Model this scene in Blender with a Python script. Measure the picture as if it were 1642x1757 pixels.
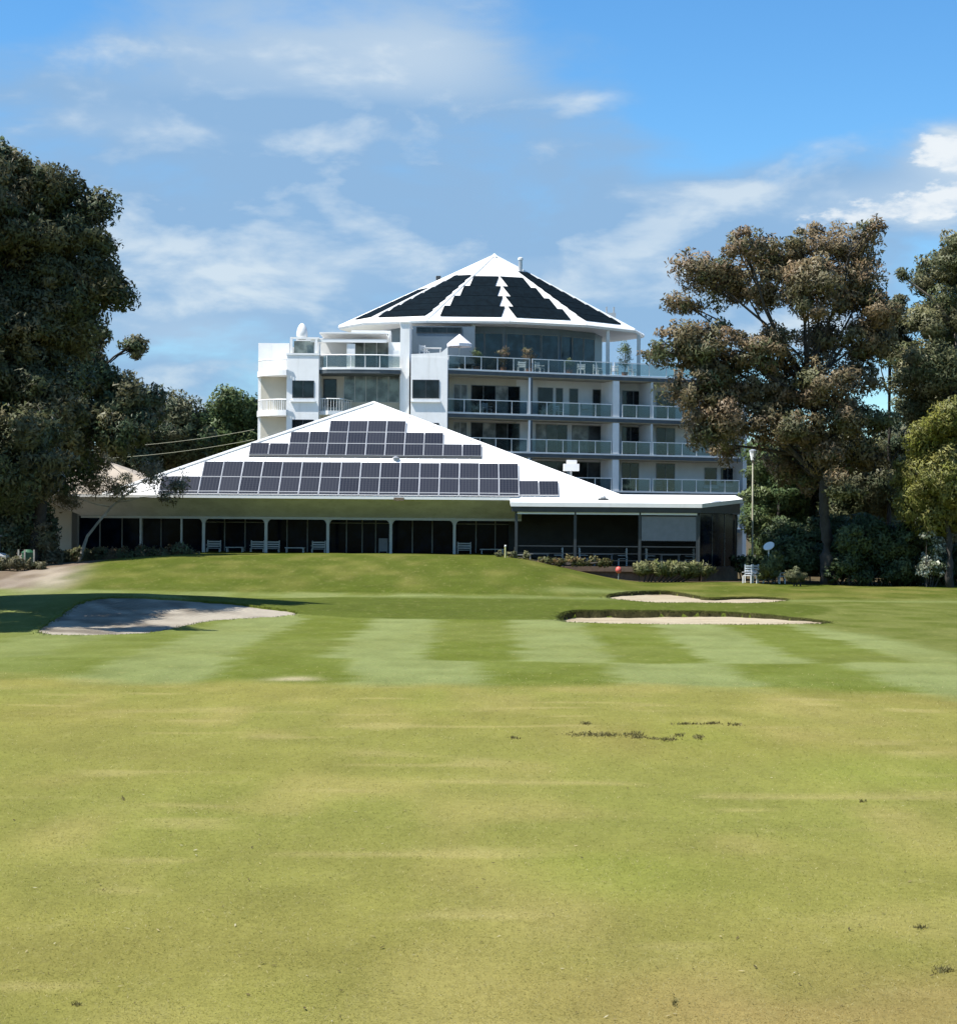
import bpy, math, random
import numpy as np
from mathutils import Vector, Matrix
from mathutils.geometry import delaunay_2d_cdt

R = math.radians
for o in list(bpy.data.objects):
    bpy.data.objects.remove(o, do_unlink=True)
scene = bpy.context.scene
COL = scene.collection

# ------------------------------------------------------------------ camera
FPX, CX, CY0, HZ, CAMZ, ROLL = 3080.0, 821.0, 878.5, 900.0, 3.5, R(0.45)
cam_d = bpy.data.cameras.new('camera')
cam_d.sensor_fit = 'HORIZONTAL'
cam_d.sensor_width = 36.0
cam_d.lens = 36.0 * FPX / 1642.0
cam_d.clip_start = 0.1
cam_d.clip_end = 6000
cam = bpy.data.objects.new('camera', cam_d)
COL.objects.link(cam)
cam.matrix_world = (Matrix.Translation((0, 0, CAMZ)) @
                    Matrix.Rotation(R(90) + math.atan((HZ - CY0) / FPX), 4, 'X') @
                    Matrix.Rotation(ROLL, 4, 'Z'))
scene.camera = cam

# ------------------------------------------------------------------ sun, sky, exposure
SUN_EL, SUN_AZ = R(61), R(-113)            # azimuth measured from +Y towards +X
sdir = Vector((math.sin(SUN_AZ) * math.cos(SUN_EL), math.cos(SUN_AZ) * math.cos(SUN_EL), math.sin(SUN_EL)))
sun_d = bpy.data.lights.new('sun', 'SUN')
sun_d.energy = 4.9
sun_d.angle = R(0.53)
sun_d.color = (1.0, 0.955, 0.88)
sun = bpy.data.objects.new('sun', sun_d)
COL.objects.link(sun)
sun.rotation_euler = (-sdir).to_track_quat('-Z', 'Y').to_euler()
sun.location = sdir * 200

scene.view_settings.view_transform = 'Standard'
scene.view_settings.look = 'None'
scene.view_settings.gamma = 1.0
scene.view_settings.use_curve_mapping = False
scene.view_settings.exposure = 0.8
scene.cycles.max_bounces = 6
scene.cycles.diffuse_bounces = 3
scene.cycles.glossy_bounces = 2
scene.cycles.transmission_bounces = 4
scene.cycles.transparent_max_bounces = 8

world = bpy.data.worlds.new('World')
scene.world = world
world.use_nodes = True
wt = world.node_tree
wt.nodes.clear()


class NG:
    """small helper to write node graphs"""
    def __init__(self, tree):
        self.t = tree

    def n(self, typ, ins=None, **props):
        nd = self.t.nodes.new(typ)
        for k, v in props.items():
            setattr(nd, k, v)
        for k, v in (ins or {}).items():
            s = nd.inputs[k]
            if isinstance(v, bpy.types.NodeSocket):
                self.t.links.new(v, s)
            else:
                s.default_value = v
        return nd

    def math(self, op, a, b=0.0, c=0.0, clamp=False):
        nd = self.n('ShaderNodeMath', operation=op, use_clamp=clamp)
        for i, v in enumerate((a, b, c)):
            if isinstance(v, bpy.types.NodeSocket):
                self.t.links.new(v, nd.inputs[i])
            else:
                nd.inputs[i].default_value = v
        return nd.outputs[0]

    def mix(self, f, a, b, blend='MIX'):
        nd = self.n('ShaderNodeMix', data_type='RGBA', blend_type=blend)
        for k, v in ((0, f), (6, a), (7, b)):
            if isinstance(v, bpy.types.NodeSocket):
                self.t.links.new(v, nd.inputs[k])
            elif k == 0:
                nd.inputs[k].default_value = v
            else:
                nd.inputs[k].default_value = (*v[:3], 1)
        return nd.outputs[2]

    def ramp(self, f, lo, hi, smooth=True):
        nd = self.n('ShaderNodeMapRange', interpolation_type='SMOOTHSTEP' if smooth else 'LINEAR')
        self.t.links.new(f, nd.inputs[0])
        nd.inputs[1].default_value = lo
        nd.inputs[2].default_value = hi
        return nd.outputs[0]


g = NG(wt)
sky = g.n('ShaderNodeTexSky', sky_type='NISHITA', sun_disc=False, sun_elevation=SUN_EL,
          sun_rotation=SUN_AZ % (2 * math.pi), altitude=10.0, air_density=1.0, dust_density=0.35, ozone_density=2.2)
hs = g.n('ShaderNodeHueSaturation', {'Saturation': 1.22, 'Value': 1.0, 'Color': sky.outputs[0]})
tc = g.n('ShaderNodeTexCoord')
nv = g.n('ShaderNodeVectorMath', {0: tc.outputs['Generated']}, operation='NORMALIZE')
sp = g.n('ShaderNodeSeparateXYZ', {0: nv.outputs[0]})
X, Y, Z = sp.outputs
den = g.math('ADD', g.math('MAXIMUM', Z, 0.0), 0.42)
cv = g.n('ShaderNodeCombineXYZ', {0: g.math('DIVIDE', X, den), 1: g.math('DIVIDE', Y, den), 2: g.math('MULTIPLY', Z, 2.6)})
n1 = g.n('ShaderNodeTexNoise', {'Vector': cv.outputs[0], 'Scale': 7.0, 'Detail': 9.0, 'Roughness': 0.54, 'Distortion': 0.25})
off = g.n('ShaderNodeVectorMath', {0: cv.outputs[0], 1: (-0.028, 0.0, 0.065)}, operation='ADD')
n2 = g.n('ShaderNodeTexNoise', {'Vector': off.outputs[0], 'Scale': 7.0, 'Detail': 9.0, 'Roughness': 0.54, 'Distortion': 0.25})
n3 = g.n('ShaderNodeTexNoise', {'Vector': cv.outputs[0], 'Scale': 1.6, 'Detail': 3.0, 'Roughness': 0.5})


def blob(px, py, rx, ry, amp):
    ax, az = (px - CX) / FPX, (HZ - py) / FPX
    dx = g.math('DIVIDE', g.math('SUBTRACT', X, ax), rx / FPX)
    dz = g.math('DIVIDE', g.math('SUBTRACT', Z, az), ry / FPX)
    r2 = g.math('ADD', g.math('MULTIPLY', dx, dx), g.math('MULTIPLY', dz, dz))
    e = g.math('POWER', 2.718, g.math('MULTIPLY', r2, -1.0))
    e = g.math('MULTIPLY', e, g.math('GREATER_THAN', Y, 0.0))
    return g.math('MULTIPLY', e, amp)


dens = g.math('MULTIPLY', n1.outputs[0], 1.0)
dens = g.math('ADD', dens, g.math('MULTIPLY', g.math('SUBTRACT', n3.outputs[0], 0.5), 0.35))
for b in ((600, 110, 360, 120, .40), (200, 215, 300, 80, .27), (860, 130, 190, 60, .15), (700, 330, 800, 130, .27),
          (1620, 292, 90, 42, .8), (1560, 350, 260, 60, .3), (1200, 390, 300, 60, .10), (400, 560, 800, 210, .36), (1150, 500, 480, 160, .3), (1640, 160, 40, 40, .18),
          (1330, 130, 330, 150, -.42), (60, 60, 170, 100, -.16), (650, 0, 110, 30, -.14), (1020, 10, 140, 90, -.12)):
    dens = g.math('ADD', dens, blob(*b))
cover = g.ramp(dens, 0.42, 0.86)
lit = g.ramp(g.math('ADD', g.math('SUBTRACT', n1.outputs[0], n2.outputs[0]), g.math('MULTIPLY', g.math('SUBTRACT', dens, 0.6), 0.22)), 0.0, 0.40)
for b in ((740, 125, 150, 75, .45), (500, 100, 260, 100, .42), (1615, 288, 85, 40, 1.2), (1580, 360, 200, 34, .5), (1640, 165, 34, 40, .8), (440, 480, 170, 50, .28), (330, 580, 160, 40, .3), (1000, 455, 260, 30, .22), (1130, 340, 120, 40, .25), (250, 235, 120, 30, .2)):
    lit = g.math('ADD', lit, blob(*b))
lit = g.math('MINIMUM', lit, 1.0)
for b in ((640, 320, 200, 38, -.5), (380, 380, 160, 45, -.4), (960, 395, 210, 45, -.5), (1180, 300, 200, 30, -.3), (560, 215, 300, 26, -.35)):
    lit = g.math('ADD', lit, blob(*b))
lit = g.math('MAXIMUM', lit, 0.0)
ccol = g.mix(lit, (2.15, 3.55, 5.4), (5.0, 5.8, 6.5))
sk2 = g.mix(1.0, hs.outputs[0], (0.94, 1.27, 1.40), 'MULTIPLY')
# thin horizon haze belongs to the sky texture itself; clouds are laid over it
skc = g.mix(g.math('MULTIPLY', cover, 0.93), sk2, ccol)
# compact cumulus low in the sky
n4 = g.n('ShaderNodeTexNoise', {'Vector': cv.outputs[0], 'Scale': 26.0, 'Detail': 8.0, 'Roughness': 0.6})
cum = g.math('MULTIPLY', g.math('SUBTRACT', n4.outputs[0], 0.5), 1.5)
for b in ((1610, 288, 85, 42, 1.0), (1650, 165, 45, 42, .95), (1590, 368, 150, 26, .75), (1420, 385, 110, 26, .6)):
    cum = g.math('ADD', cum, blob(*b))
skc = g.mix(g.math('MULTIPLY', g.ramp(cum, 0.42, 0.72), 0.9), skc, g.mix(g.ramp(n4.outputs[0], .35, .6), (4.6, 5.5, 6.5), (6.6, 7.0, 7.3)))
bg = g.n('ShaderNodeBackground', {'Color': skc, 'Strength': 0.076})
wo = g.n('ShaderNodeOutputWorld', {'Surface': bg.outputs[0]})

# ------------------------------------------------------------------ pixel helpers (layout at real depths)
CR, SR = math.cos(ROLL), math.sin(ROLL)


def unroll(px, py):
    dx, dy = px - CX, py - CY0
    return CX + dx * CR + dy * SR, CY0 - dx * SR + dy * CR


def W(px, py, Yd):
    u, v = unroll(px, py)
    return Vector(((u - CX) / FPX * Yd, Yd, CAMZ + (HZ - v) / FPX * Yd))


def sm(t):
    t = np.clip(t, 0, 1)
    return t * t * (3 - 2 * t)


def H(x, y):
    """height of the golf course"""
    x = np.asarray(x, dtype=float)
    y = np.asarray(y, dtype=float)
    wr = 1 - sm((x - 1.0) / 9.0)
    wl = 0.45 + 0.55 * sm((x + 27) / 11.0)
    h = 1.42 * sm((y - 80) / 22.0) * wr * wl
    h = h + 0.28 * sm((y - 66) / 40.0)
    h = h + 0.62 * np.exp(-(((x + 15) / 8.0) ** 2 + ((y - 72) / 5.5) ** 2))      # shoulder behind the left bunker
    h = h + 0.22 * np.exp(-(((x - 7) / 7.0) ** 2 + ((y - 75.5) / 3.0) ** 2))     # shoulder behind the right bunkers
    h = h + 0.05 * np.sin(x * 0.31 + 0.4) * np.sin(y * 0.23) * sm((y - 14) / 10)
    h = h + 1.9 * sm((9.5 - y) / 8.0)
    return h


def gp(px, py):
    """point where the line of sight meets the ground"""
    d = W(px, py, 1.0) - Vector((0, 0, CAMZ))
    ys = np.linspace(11, 140, 12000)
    below = (CAMZ + d.z * ys) < H(d.x * ys, ys)
    i = int(np.argmax(below)) if below.any() else len(ys) - 1
    return Vector((d.x * ys[i], ys[i], float(H(d.x * ys[i], ys[i]))))


# ------------------------------------------------------------------ materials
MATS = {}


def new_mat(name):
    m = bpy.data.materials.new(name)
    m.use_nodes = True
    MATS[name] = m
    m.node_tree.nodes.clear()
    return m, NG(m.node_tree)


def pm(name, col, rough=0.6, var=0.08, scale=3.0, bump=0.0, bscale=30.0, metal=0.0, spec=0.5, stain=None, streak=0.0):
    m, q = new_mat(name)
    geo = q.n('ShaderNodeNewGeometry')
    no = q.n('ShaderNodeTexNoise', {'Vector': geo.outputs['Position'], 'Scale': scale, 'Detail': 6.0, 'Roughness': 0.6})
    f = q.ramp(no.outputs[0], 0.3, 0.7)
    a = tuple(c * (1 - var) for c in col)
    b = tuple(min(1, c * (1 + var)) for c in col)
    c = q.mix(f, a, b)
    if stain:
        mp = q.n('ShaderNodeMapping', {'Vector': geo.outputs['Position'], 'Scale': (1.5, 1.5, 0.22)})
        n2_ = q.n('ShaderNodeTexNoise', {'Vector': mp.outputs[0], 'Scale': 2.2, 'Detail': 5.0})
        c = q.mix(q.math('MULTIPLY', q.ramp(n2_.outputs[0], 0.5, 0.75), streak), c, stain)
    p = q.n('ShaderNodeBsdfPrincipled', {'Base Color': c, 'Roughness': rough, 'Metallic': metal, 'Specular IOR Level': spec})
    if bump:
        nb = q.n('ShaderNodeTexNoise', {'Vector': geo.outputs['Position'], 'Scale': bscale, 'Detail': 4.0})
        bu = q.n('ShaderNodeBump', {'Strength': bump, 'Distance': 0.02, 'Height': nb.outputs[0]})
        m.node_tree.links.new(bu.outputs[0], p.inputs['Normal'])
    q.n('ShaderNodeOutputMaterial', {'Surface': p.outputs[0]})
    return m


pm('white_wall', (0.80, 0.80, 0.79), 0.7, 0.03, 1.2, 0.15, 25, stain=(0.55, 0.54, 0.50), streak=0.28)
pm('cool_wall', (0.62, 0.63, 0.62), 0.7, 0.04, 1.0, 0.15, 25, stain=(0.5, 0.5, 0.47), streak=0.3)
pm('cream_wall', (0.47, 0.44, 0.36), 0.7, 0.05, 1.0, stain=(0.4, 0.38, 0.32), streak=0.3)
pm('white_trim', (0.80, 0.80, 0.79), 0.45, 0.03, 2.0)
pm('roof_white', (0.78, 0.78, 0.77), 0.5, 0.035, 0.6, 0.1, 8, stain=(0.62, 0.61, 0.58), streak=0.3)
pm('roof_tan', (0.31, 0.26, 0.20), 0.75, 0.18, 1.3, 0.4, 12)
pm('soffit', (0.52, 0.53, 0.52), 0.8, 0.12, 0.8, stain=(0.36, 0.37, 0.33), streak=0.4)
pm('post_paint', (0.42, 0.43, 0.42), 0.55, 0.06, 3.0)
pm('dark_fascia', (0.045, 0.045, 0.045), 0.5, 0.15, 2.0)
pm('slab_dark', (0.07, 0.085, 0.095), 0.6, 0.15, 2.0)
pm('frame_dark', (0.03, 0.035, 0.04), 0.4, 0.1, 4.0)
pm('mullion', (0.16, 0.17, 0.17), 0.4, 0.1, 4.0)
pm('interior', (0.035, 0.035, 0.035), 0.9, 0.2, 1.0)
pm('mat_black', (0.0035, 0.008, 0.012), 0.85, 0.25, 2.5, 0.2, 10, spec=0.05)
pm('blind_grey', (0.22, 0.22, 0.23), 0.8, 0.06, 4.0)
pm('penthouse', (0.10, 0.14, 0.175), 0.5, 0.08, 0.8)
pm('canvas', (0.72, 0.70, 0.74), 0.8, 0.05, 3.0)
pm('metal_grey', (0.42, 0.43, 0.44), 0.4, 0.08, 5.0, metal=0.6)
pm('panel_frame', (0.50, 0.51, 0.53), 0.35, 0.04, 5.0, metal=0.2)
pm('concrete', (0.36, 0.35, 0.32), 0.85, 0.12, 2.0, 0.2, 20)
pm('timber', (0.14, 0.095, 0.065), 0.75, 0.2, 4.0)
pm('bark_grey', (0.19, 0.165, 0.135), 0.9, 0.35, 3.0, 0.8, 14)
pm('bark_pale', (0.34, 0.31, 0.26), 0.85, 0.3, 2.0, 0.5, 12)
pm('bark_dark', (0.042, 0.036, 0.03), 0.9, 0.3, 3.0, 0.8, 14)
pm('lamp_paint', (0.50, 0.47, 0.36), 0.5, 0.1, 4.0)
pm('red_paint', (0.55, 0.10, 0.08), 0.5, 0.1, 6.0)
pm('yellow_paint', (0.45, 0.42, 0.2), 0.5, 0.08, 6.0)
pm('bin_green', (0.02, 0.085, 0.04), 0.5, 0.15, 4.0)
pm('rubber', (0.02, 0.02, 0.02), 0.8, 0.1, 4.0)
pm('terracotta', (0.35, 0.16, 0.09), 0.8, 0.12, 4.0)
pm('mulch', (0.20, 0.145, 0.105), 0.95, 0.4, 2.0, 0.8, 18)
pm('soil', (0.055, 0.045, 0.022), 0.95, 0.4, 12.0, 0.6, 60)
pm('straw', (0.42, 0.36, 0.17), 0.9, 0.2, 12.0)
pm('wire', (0.22, 0.22, 0.15), 0.6, 0.1, 4.0)
pm('white_plastic', (0.70, 0.70, 0.69), 0.35, 0.02, 4.0)


def glass_dark(name, col, rough=0.06, spec=0.5):
    m, q = new_mat(name)
    geo = q.n('ShaderNodeNewGeometry')
    no = q.n('ShaderNodeTexNoise', {'Vector': geo.outputs['Position'], 'Scale': 0.35, 'Detail': 2.0})
    bu = q.n('ShaderNodeBump', {'Strength': 0.04, 'Distance': 0.3, 'Height': no.outputs[0]})
    n_ = q.n('ShaderNodeTexNoise', {'Vector': geo.outputs['Position'], 'Scale': 1.3, 'Detail': 3.0})
    c = q.mix(q.ramp(n_.outputs[0], 0.35, 0.7), tuple(x * 0.5 for x in col), tuple(x * 1.6 for x in col))
    p = q.n('ShaderNodeBsdfPrincipled', {'Base Color': c, 'Roughness': rough, 'Specular IOR Level': spec, 'Normal': bu.outputs[0]})
    q.n('ShaderNodeOutputMaterial', {'Surface': p.outputs[0]})


glass_dark('glass_club', (0.003, 0.007, 0.016), 0.1, 0.05)
glass_dark('glass_window', (0.008, 0.012, 0.015), 0.05, 0.35)
glass_dark('glass_blue', (0.015, 0.035, 0.05), 0.08, 0.4)
glass_dark('glass_curtain', (0.20, 0.20, 0.18), 0.25, 0.5)
glass_dark('glass_mid', (0.03, 0.034, 0.035), 0.08, 0.4)
glass_dark('glass_greygreen', (0.14, 0.165, 0.155), 0.12, 0.6)


def clear_glass():
    m, q = new_mat('glass_clear')
    fr = q.n('ShaderNodeFresnel', {'IOR': 1.5})
    tr = q.n('ShaderNodeBsdfTransparent', {'Color': (0.66, 0.72, 0.72, 1)})
    gl = q.n('ShaderNodeBsdfGlossy', {'Color': (0.9, 0.95, 1, 1), 'Roughness': 0.03})
    df = q.n('ShaderNodeBsdfDiffuse', {'Color': (0.13, 0.155, 0.16, 1)})
    m1 = q.n('ShaderNodeMixShader', {0: 0.09, 1: tr.outputs[0], 2: df.outputs[0]})
    mx = q.n('ShaderNodeMixShader', {0: q.math('MULTIPLY', fr.outputs[0], 0.9, clamp=True), 1: m1.outputs[0], 2: gl.outputs[0]})
    q.n('ShaderNodeOutputMaterial', {'Surface': mx.outputs[0]})


clear_glass()


def solar_mat():
    m, q = new_mat('solar_cell')
    tco = q.n('ShaderNodeTexCoord')
    s = q.n('ShaderNodeSeparateXYZ', {0: tco.outputs['Object']})
    oi = q.n('ShaderNodeObjectInfo')

    def lines(sock, period, w):
        f = q.math('FRACT', q.math('DIVIDE', sock, period))
        f = q.math('ABSOLUTE', q.math('SUBTRACT', f, 0.5))
        return q.math('GREATER_THAN', f, 0.5 - w)
    lx = lines(s.outputs[0], 0.19, 0.07)
    ly = lines(s.outputs[1], 0.19, 0.03)
    ln = q.math('MAXIMUM', lx, ly)
    base = q.mix(oi.outputs['Random'], (0.012, 0.014, 0.022), (0.024, 0.026, 0.036))
    c = q.mix(ln, base, (0.05, 0.052, 0.06))
    p = q.n('ShaderNodeBsdfPrincipled', {'Base Color': c, 'Roughness': 0.35, 'Specular IOR Level': 0.22})
    q.n('ShaderNodeOutputMaterial', {'Surface': p.outputs[0]})


solar_mat()


def attr_mat(name, attr, rough=0.9, scale1=60.0, amp1=0.35, scale2=4.0, amp2=0.2, bump=0.5, bdist=0.02, transl=0.0, spec=0.3, streaks=False):
    m, q = new_mat(name)
    at = q.n('ShaderNodeAttribute', attribute_name=attr)
    geo = q.n('ShaderNodeNewGeometry')
    c = at.outputs['Color']
    if scale1:
        a = q.n('ShaderNodeTexNoise', {'Vector': geo.outputs['Position'], 'Scale': scale1, 'Detail': 3.0, 'Roughness': 0.7})
        b = q.n('ShaderNodeTexNoise', {'Vector': geo.outputs['Position'], 'Scale': scale2, 'Detail': 5.0, 'Roughness': 0.65})
        k = q.math('ADD', q.math('MULTIPLY', q.math('SUBTRACT', a.outputs[0], 0.5), amp1 * 2),
                   q.math('MULTIPLY', q.math('SUBTRACT', b.outputs[0], 0.5), amp2 * 2))
        if streaks:
            mp = q.n('ShaderNodeMapping', {'Vector': geo.outputs['Position'], 'Scale': (1.5, 0.55, 1)})
            d_ = q.n('ShaderNodeTexNoise', {'Vector': mp.outputs[0], 'Scale': 0.9, 'Detail': 5.0, 'Roughness': 0.7})
            k = q.math('ADD', k, q.math('MULTIPLY', q.math('SUBTRACT', d_.outputs[0], 0.5), 0.5))
            dry = q.n('ShaderNodeTexNoise', {'Vector': mp.outputs[0], 'Scale': 2.3, 'Detail': 6.0, 'Roughness': 0.75})
            c = q.mix(q.math('MULTIPLY', q.ramp(dry.outputs[0], 0.52, 0.75), 0.35), c, (0.26, 0.235, 0.095))
        k = q.math('ADD', k, 1.0)
        vm = q.n('ShaderNodeVectorMath', {0: c}, operation='SCALE')
        m.node_tree.links.new(k, vm.inputs['Scale'])
        c = vm.outputs[0]
    p = q.n('ShaderNodeBsdfPrincipled', {'Base Color': c, 'Roughness': rough, 'Specular IOR Level': spec})
    if bump:
        nb = q.n('ShaderNodeTexNoise', {'Vector': geo.outputs['Position'], 'Scale': scale1 or 40.0, 'Detail': 5.0, 'Roughness': 0.7})
        bu = q.n('ShaderNodeBump', {'Strength': bump, 'Distance': bdist, 'Height': nb.outputs[0]})
        m.node_tree.links.new(bu.outputs[0], p.inputs['Normal'])
    out = p.outputs[0]
    if transl:
        t = q.n('ShaderNodeBsdfTranslucent', {'Color': c})
        out = q.n('ShaderNodeMixShader', {0: transl, 1: p.outputs[0], 2: t.outputs[0]}).outputs[0]
    q.n('ShaderNodeOutputMaterial', {'Surface': out})
    return m


attr_mat('turf', 'col', 0.95, 34.0, 0.24, 9.0, 0.30, 0.55, 0.03, spec=0.04, streaks=True)
attr_mat('leaf', 'col', 0.5, 0, 0, 0, 0, 0, transl=0.22, spec=0.25)
_t = MATS['leaf'].node_tree
_q = NG(_t)
_na = _q.n('ShaderNodeAttribute', attribute_name='clump_normal')
_gn = _q.n('ShaderNodeNewGeometry')
_mx = _q.n('ShaderNodeMix', {0: 0.35}, data_type='VECTOR')
_t.links.new(_na.outputs['Vector'], _mx.inputs[4])
_t.links.new(_gn.outputs['Normal'], _mx.inputs[5])
_nn = _q.n('ShaderNodeVectorMath', {0: _mx.outputs[1]}, operation='NORMALIZE')
for _n in _t.nodes:
    if _n.type == 'BSDF_PRINCIPLED':
        _t.links.new(_nn.outputs[0], _n.inputs['Normal'])
attr_mat('blade', 'col', 0.7, 0, 0, 0, 0, 0, transl=0.45, spec=0.15)
attr_mat('sand', 'col', 0.95, 9.0, 0.12, 1.2, 0.16, 0.6, 0.05, spec=0.1)
_q = NG(MATS['sand'].node_tree)
_geo = _q.n('ShaderNodeNewGeometry')
_wv = _q.n('ShaderNodeTexWave', {'Vector': _geo.outputs['Position'], 'Scale': 1.6, 'Distortion': 3.0, 'Detail': 2.0, 'Detail Scale': 0.6}, bands_direction='DIAGONAL')
_pb = [n for n in MATS['sand'].node_tree.nodes if n.type == 'BSDF_PRINCIPLED'][0]
_ob = [n for n in MATS['sand'].node_tree.nodes if n.type == 'BUMP'][0]
_b2 = _q.n('ShaderNodeBump', {'Strength': 0.6, 'Distance': 0.06, 'Height': _wv.outputs[1], 'Normal': _ob.outputs[0]})
MATS['sand'].node_tree.links.new(_b2.outputs[0], _pb.inputs['Normal'])

# ------------------------------------------------------------------ mesh helpers
ORG = {}


def link(name, me, mat=None, parent=None):
    o = bpy.data.objects.new(name, me)
    COL.objects.link(o)
    if mat is not None:
        if isinstance(mat, str):
            mat = MATS[mat]
        if not me.materials:
            me.materials.append(mat)
    if parent is not None:
        o.parent = parent
    return o


def tag(o, label, cat, group=None, kind=None):
    if label:
        o['label'] = label
    if cat:
        o['category'] = cat
    if group:
        o['group'] = group
    if kind:
        o['kind'] = kind
    return o


def empty(name, loc, label, cat, group=None):
    o = bpy.data.objects.new(name, None)
    COL.objects.link(o)
    o.location = loc
    o.empty_display_size = 0.3
    ORG[o.name] = Vector(loc)
    return tag(o, label, cat, group)


class MB:
    def __init__(self):
        self.v, self.f = [], []

    def add(self, vs, fs):
        b = len(self.v)
        self.v += [tuple(p) for p in vs]
        self.f += [tuple(i + b for i in f) for f in fs]
        return self

    def box(self, x0, x1, y0, y1, z0, z1, fr=None):
        vs = [(x, y, z) for z in (z0, z1) for y in (y0, y1) for x in (x0, x1)]
        if fr:
            vs = [fr(*p) for p in vs]
        return self.add(vs, [(0, 2, 3, 1), (4, 5, 7, 6), (0, 1, 5, 4), (2, 6, 7, 3), (0, 4, 6, 2), (1, 3, 7, 5)])

    def prism(self, poly, z0, z1, fr=None):
        n = len(poly)
        zl = z0 if callable(z0) else (lambda x, y: z0)
        zh = z1 if callable(z1) else (lambda x, y: z1)
        vs = [(x, y, zl(x, y)) for x, y in poly] + [(x, y, zh(x, y)) for x, y in poly]
        if fr:
            vs = [fr(*p) for p in vs]
        fs = [tuple(range(n))[::-1], tuple(range(n, 2 * n))] + [(i, (i + 1) % n, n + (i + 1) % n, n + i) for i in range(n)]
        return self.add(vs, fs)

    def tube(self, pts, rads, n=6, caps=True):
        pts = [Vector(p) for p in pts]
        rings = []
        for i, p in enumerate(pts):
            t = (pts[min(i + 1, len(pts) - 1)] - pts[max(i - 1, 0)]).normalized()
            a = t.cross(Vector((0, 0, 1)))
            if a.length < 1e-3:
                a = Vector((1, 0, 0))
            a.normalize()
            b = t.cross(a)
            r = rads[i] if isinstance(rads, (list, tuple)) else rads
            rings.append([p + (a * math.cos(6.2832 * k / n) + b * math.sin(6.2832 * k / n)) * r for k in range(n)])
        vs = [p for r_ in rings for p in r_]
        fs = []
        for i in range(len(rings) - 1):
            for k in range(n):
                fs.append((i * n + k, i * n + (k + 1) % n, (i + 1) * n + (k + 1) % n, (i + 1) * n + k))
        if caps:
            fs += [tuple(range(n))[::-1], tuple((len(rings) - 1) * n + k for k in range(n))]
        return self.add(vs, fs)

    def lathe(self, prof, c, n=16, axis=None):
        vs, fs = [], []
        for r, z in prof:
            for k in range(n):
                a = 6.2832 * k / n
                p = Vector((r * math.cos(a), r * math.sin(a), z))
                if axis is not None:
                    p = axis @ p
                vs.append(Vector(c) + p)
        m = len(prof)
        for i in range(m - 1):
            for k in range(n):
                fs.append((i * n + k, i * n + (k + 1) % n, (i + 1) * n + (k + 1) % n, (i + 1) * n + k))
        fs += [tuple(range(n))[::-1], tuple((m - 1) * n + k for k in range(n))]
        return self.add(vs, fs)

    def build(self, name, mat, parent=None, smooth=False):
        o_ = Vector((0, 0, 0))
        p = parent
        while p is not None:
            if p.name in ORG:
                o_ = ORG[p.name]
                break
            p = p.parent
        me = bpy.data.meshes.new(name)
        me.from_pydata([(a - o_.x, b - o_.y, c - o_.z) for a, b, c in self.v], [], self.f)
        me.update()
        if smooth:
            me.polygons.foreach_set('use_smooth', [True] * len(me.polygons))
        return link(name, me, mat, parent)


def box(name, mat, parent, *a, fr=None):
    return MB().box(*a, fr=fr).build(name, mat, parent)


def arrays_mesh(name, verts, faces, cols=None, smooth=False):
    """verts (n,3), faces (m,k) arrays, cols (n,3)"""
    me = bpy.data.meshes.new(name)
    nv_, nf, k = len(verts), len(faces), faces.shape[1]
    me.vertices.add(nv_)
    me.vertices.foreach_set('co', np.ascontiguousarray(verts, dtype=np.float32).ravel())
    me.loops.add(nf * k)
    me.polygons.add(nf)
    me.loops.foreach_set('vertex_index', np.ascontiguousarray(faces, dtype=np.int32).ravel())
    me.polygons.foreach_set('loop_start', np.arange(0, nf * k, k, dtype=np.int32))
    me.polygons.foreach_set('loop_total', np.full(nf, k, dtype=np.int32))
    if smooth:
        me.polygons.foreach_set('use_smooth', np.ones(nf, dtype=bool))
    me.update(calc_edges=True)
    if cols is not None:
        a = me.color_attributes.new('col', 'FLOAT_COLOR', 'POINT')
        c4 = np.ones((nv_, 4), dtype=np.float32)
        c4[:, :3] = cols
        a.data.foreach_set('color', c4.ravel())
    me.validate()
    return me


# ------------------------------------------------------------------ ground
def poly_px(pts):
    return [gp(*p).xy for p in pts]


def smooth_poly(pts, it=2):
    pts = [Vector(p) for p in pts]
    for _ in range(it):
        q_ = []
        for i in range(len(pts)):
            a, b = pts[i], pts[(i + 1) % len(pts)]
            q_ += [a * 0.75 + b * 0.25, a * 0.25 + b * 0.75]
        pts = q_
    return pts


BUNK = [
    dict(name='left', px=[(62, 1088), (100, 1091), (150, 1091), (210, 1090), (275, 1086), (310, 1077), (345, 1068), (400, 1063), (460, 1061), (522, 1054),
                          (490, 1046), (420, 1038), (350, 1031), (270, 1026), (200, 1024), (150, 1029), (120, 1042), (96, 1060), (70, 1076)], d0=0.03, d1=0.06, lip=0.03),
    dict(name='near', px=[(958, 1068), (1020, 1070), (1150, 1072), (1300, 1072), (1400, 1071), (1436, 1069), (1390, 1063), (1310, 1055), (1240, 1051),
                          (1180, 1049), (1100, 1049), (1010, 1048), (972, 1049), (957, 1056)], d0=0.02, d1=0.29, lip=0.05),
    dict(name='far', px=[(1025, 1026), (1090, 1031), (1200, 1035), (1300, 1035), (1368, 1029), (1310, 1025), (1250, 1026), (1215, 1028), (1180, 1019),
                         (1140, 1014), (1080, 1016)], d0=0.02, d1=0.17, lip=0.05),
]
for B in BUNK:
    rj = random.Random(len(B['px']))
    B['poly'] = [p + Vector((rj.uniform(-.07, .07), rj.uniform(-.10, .10))) for p in smooth_poly(poly_px(B['px']), 3)]
    B['arr'] = np.array([(p.x, p.y) for p in B['poly']])


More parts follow.
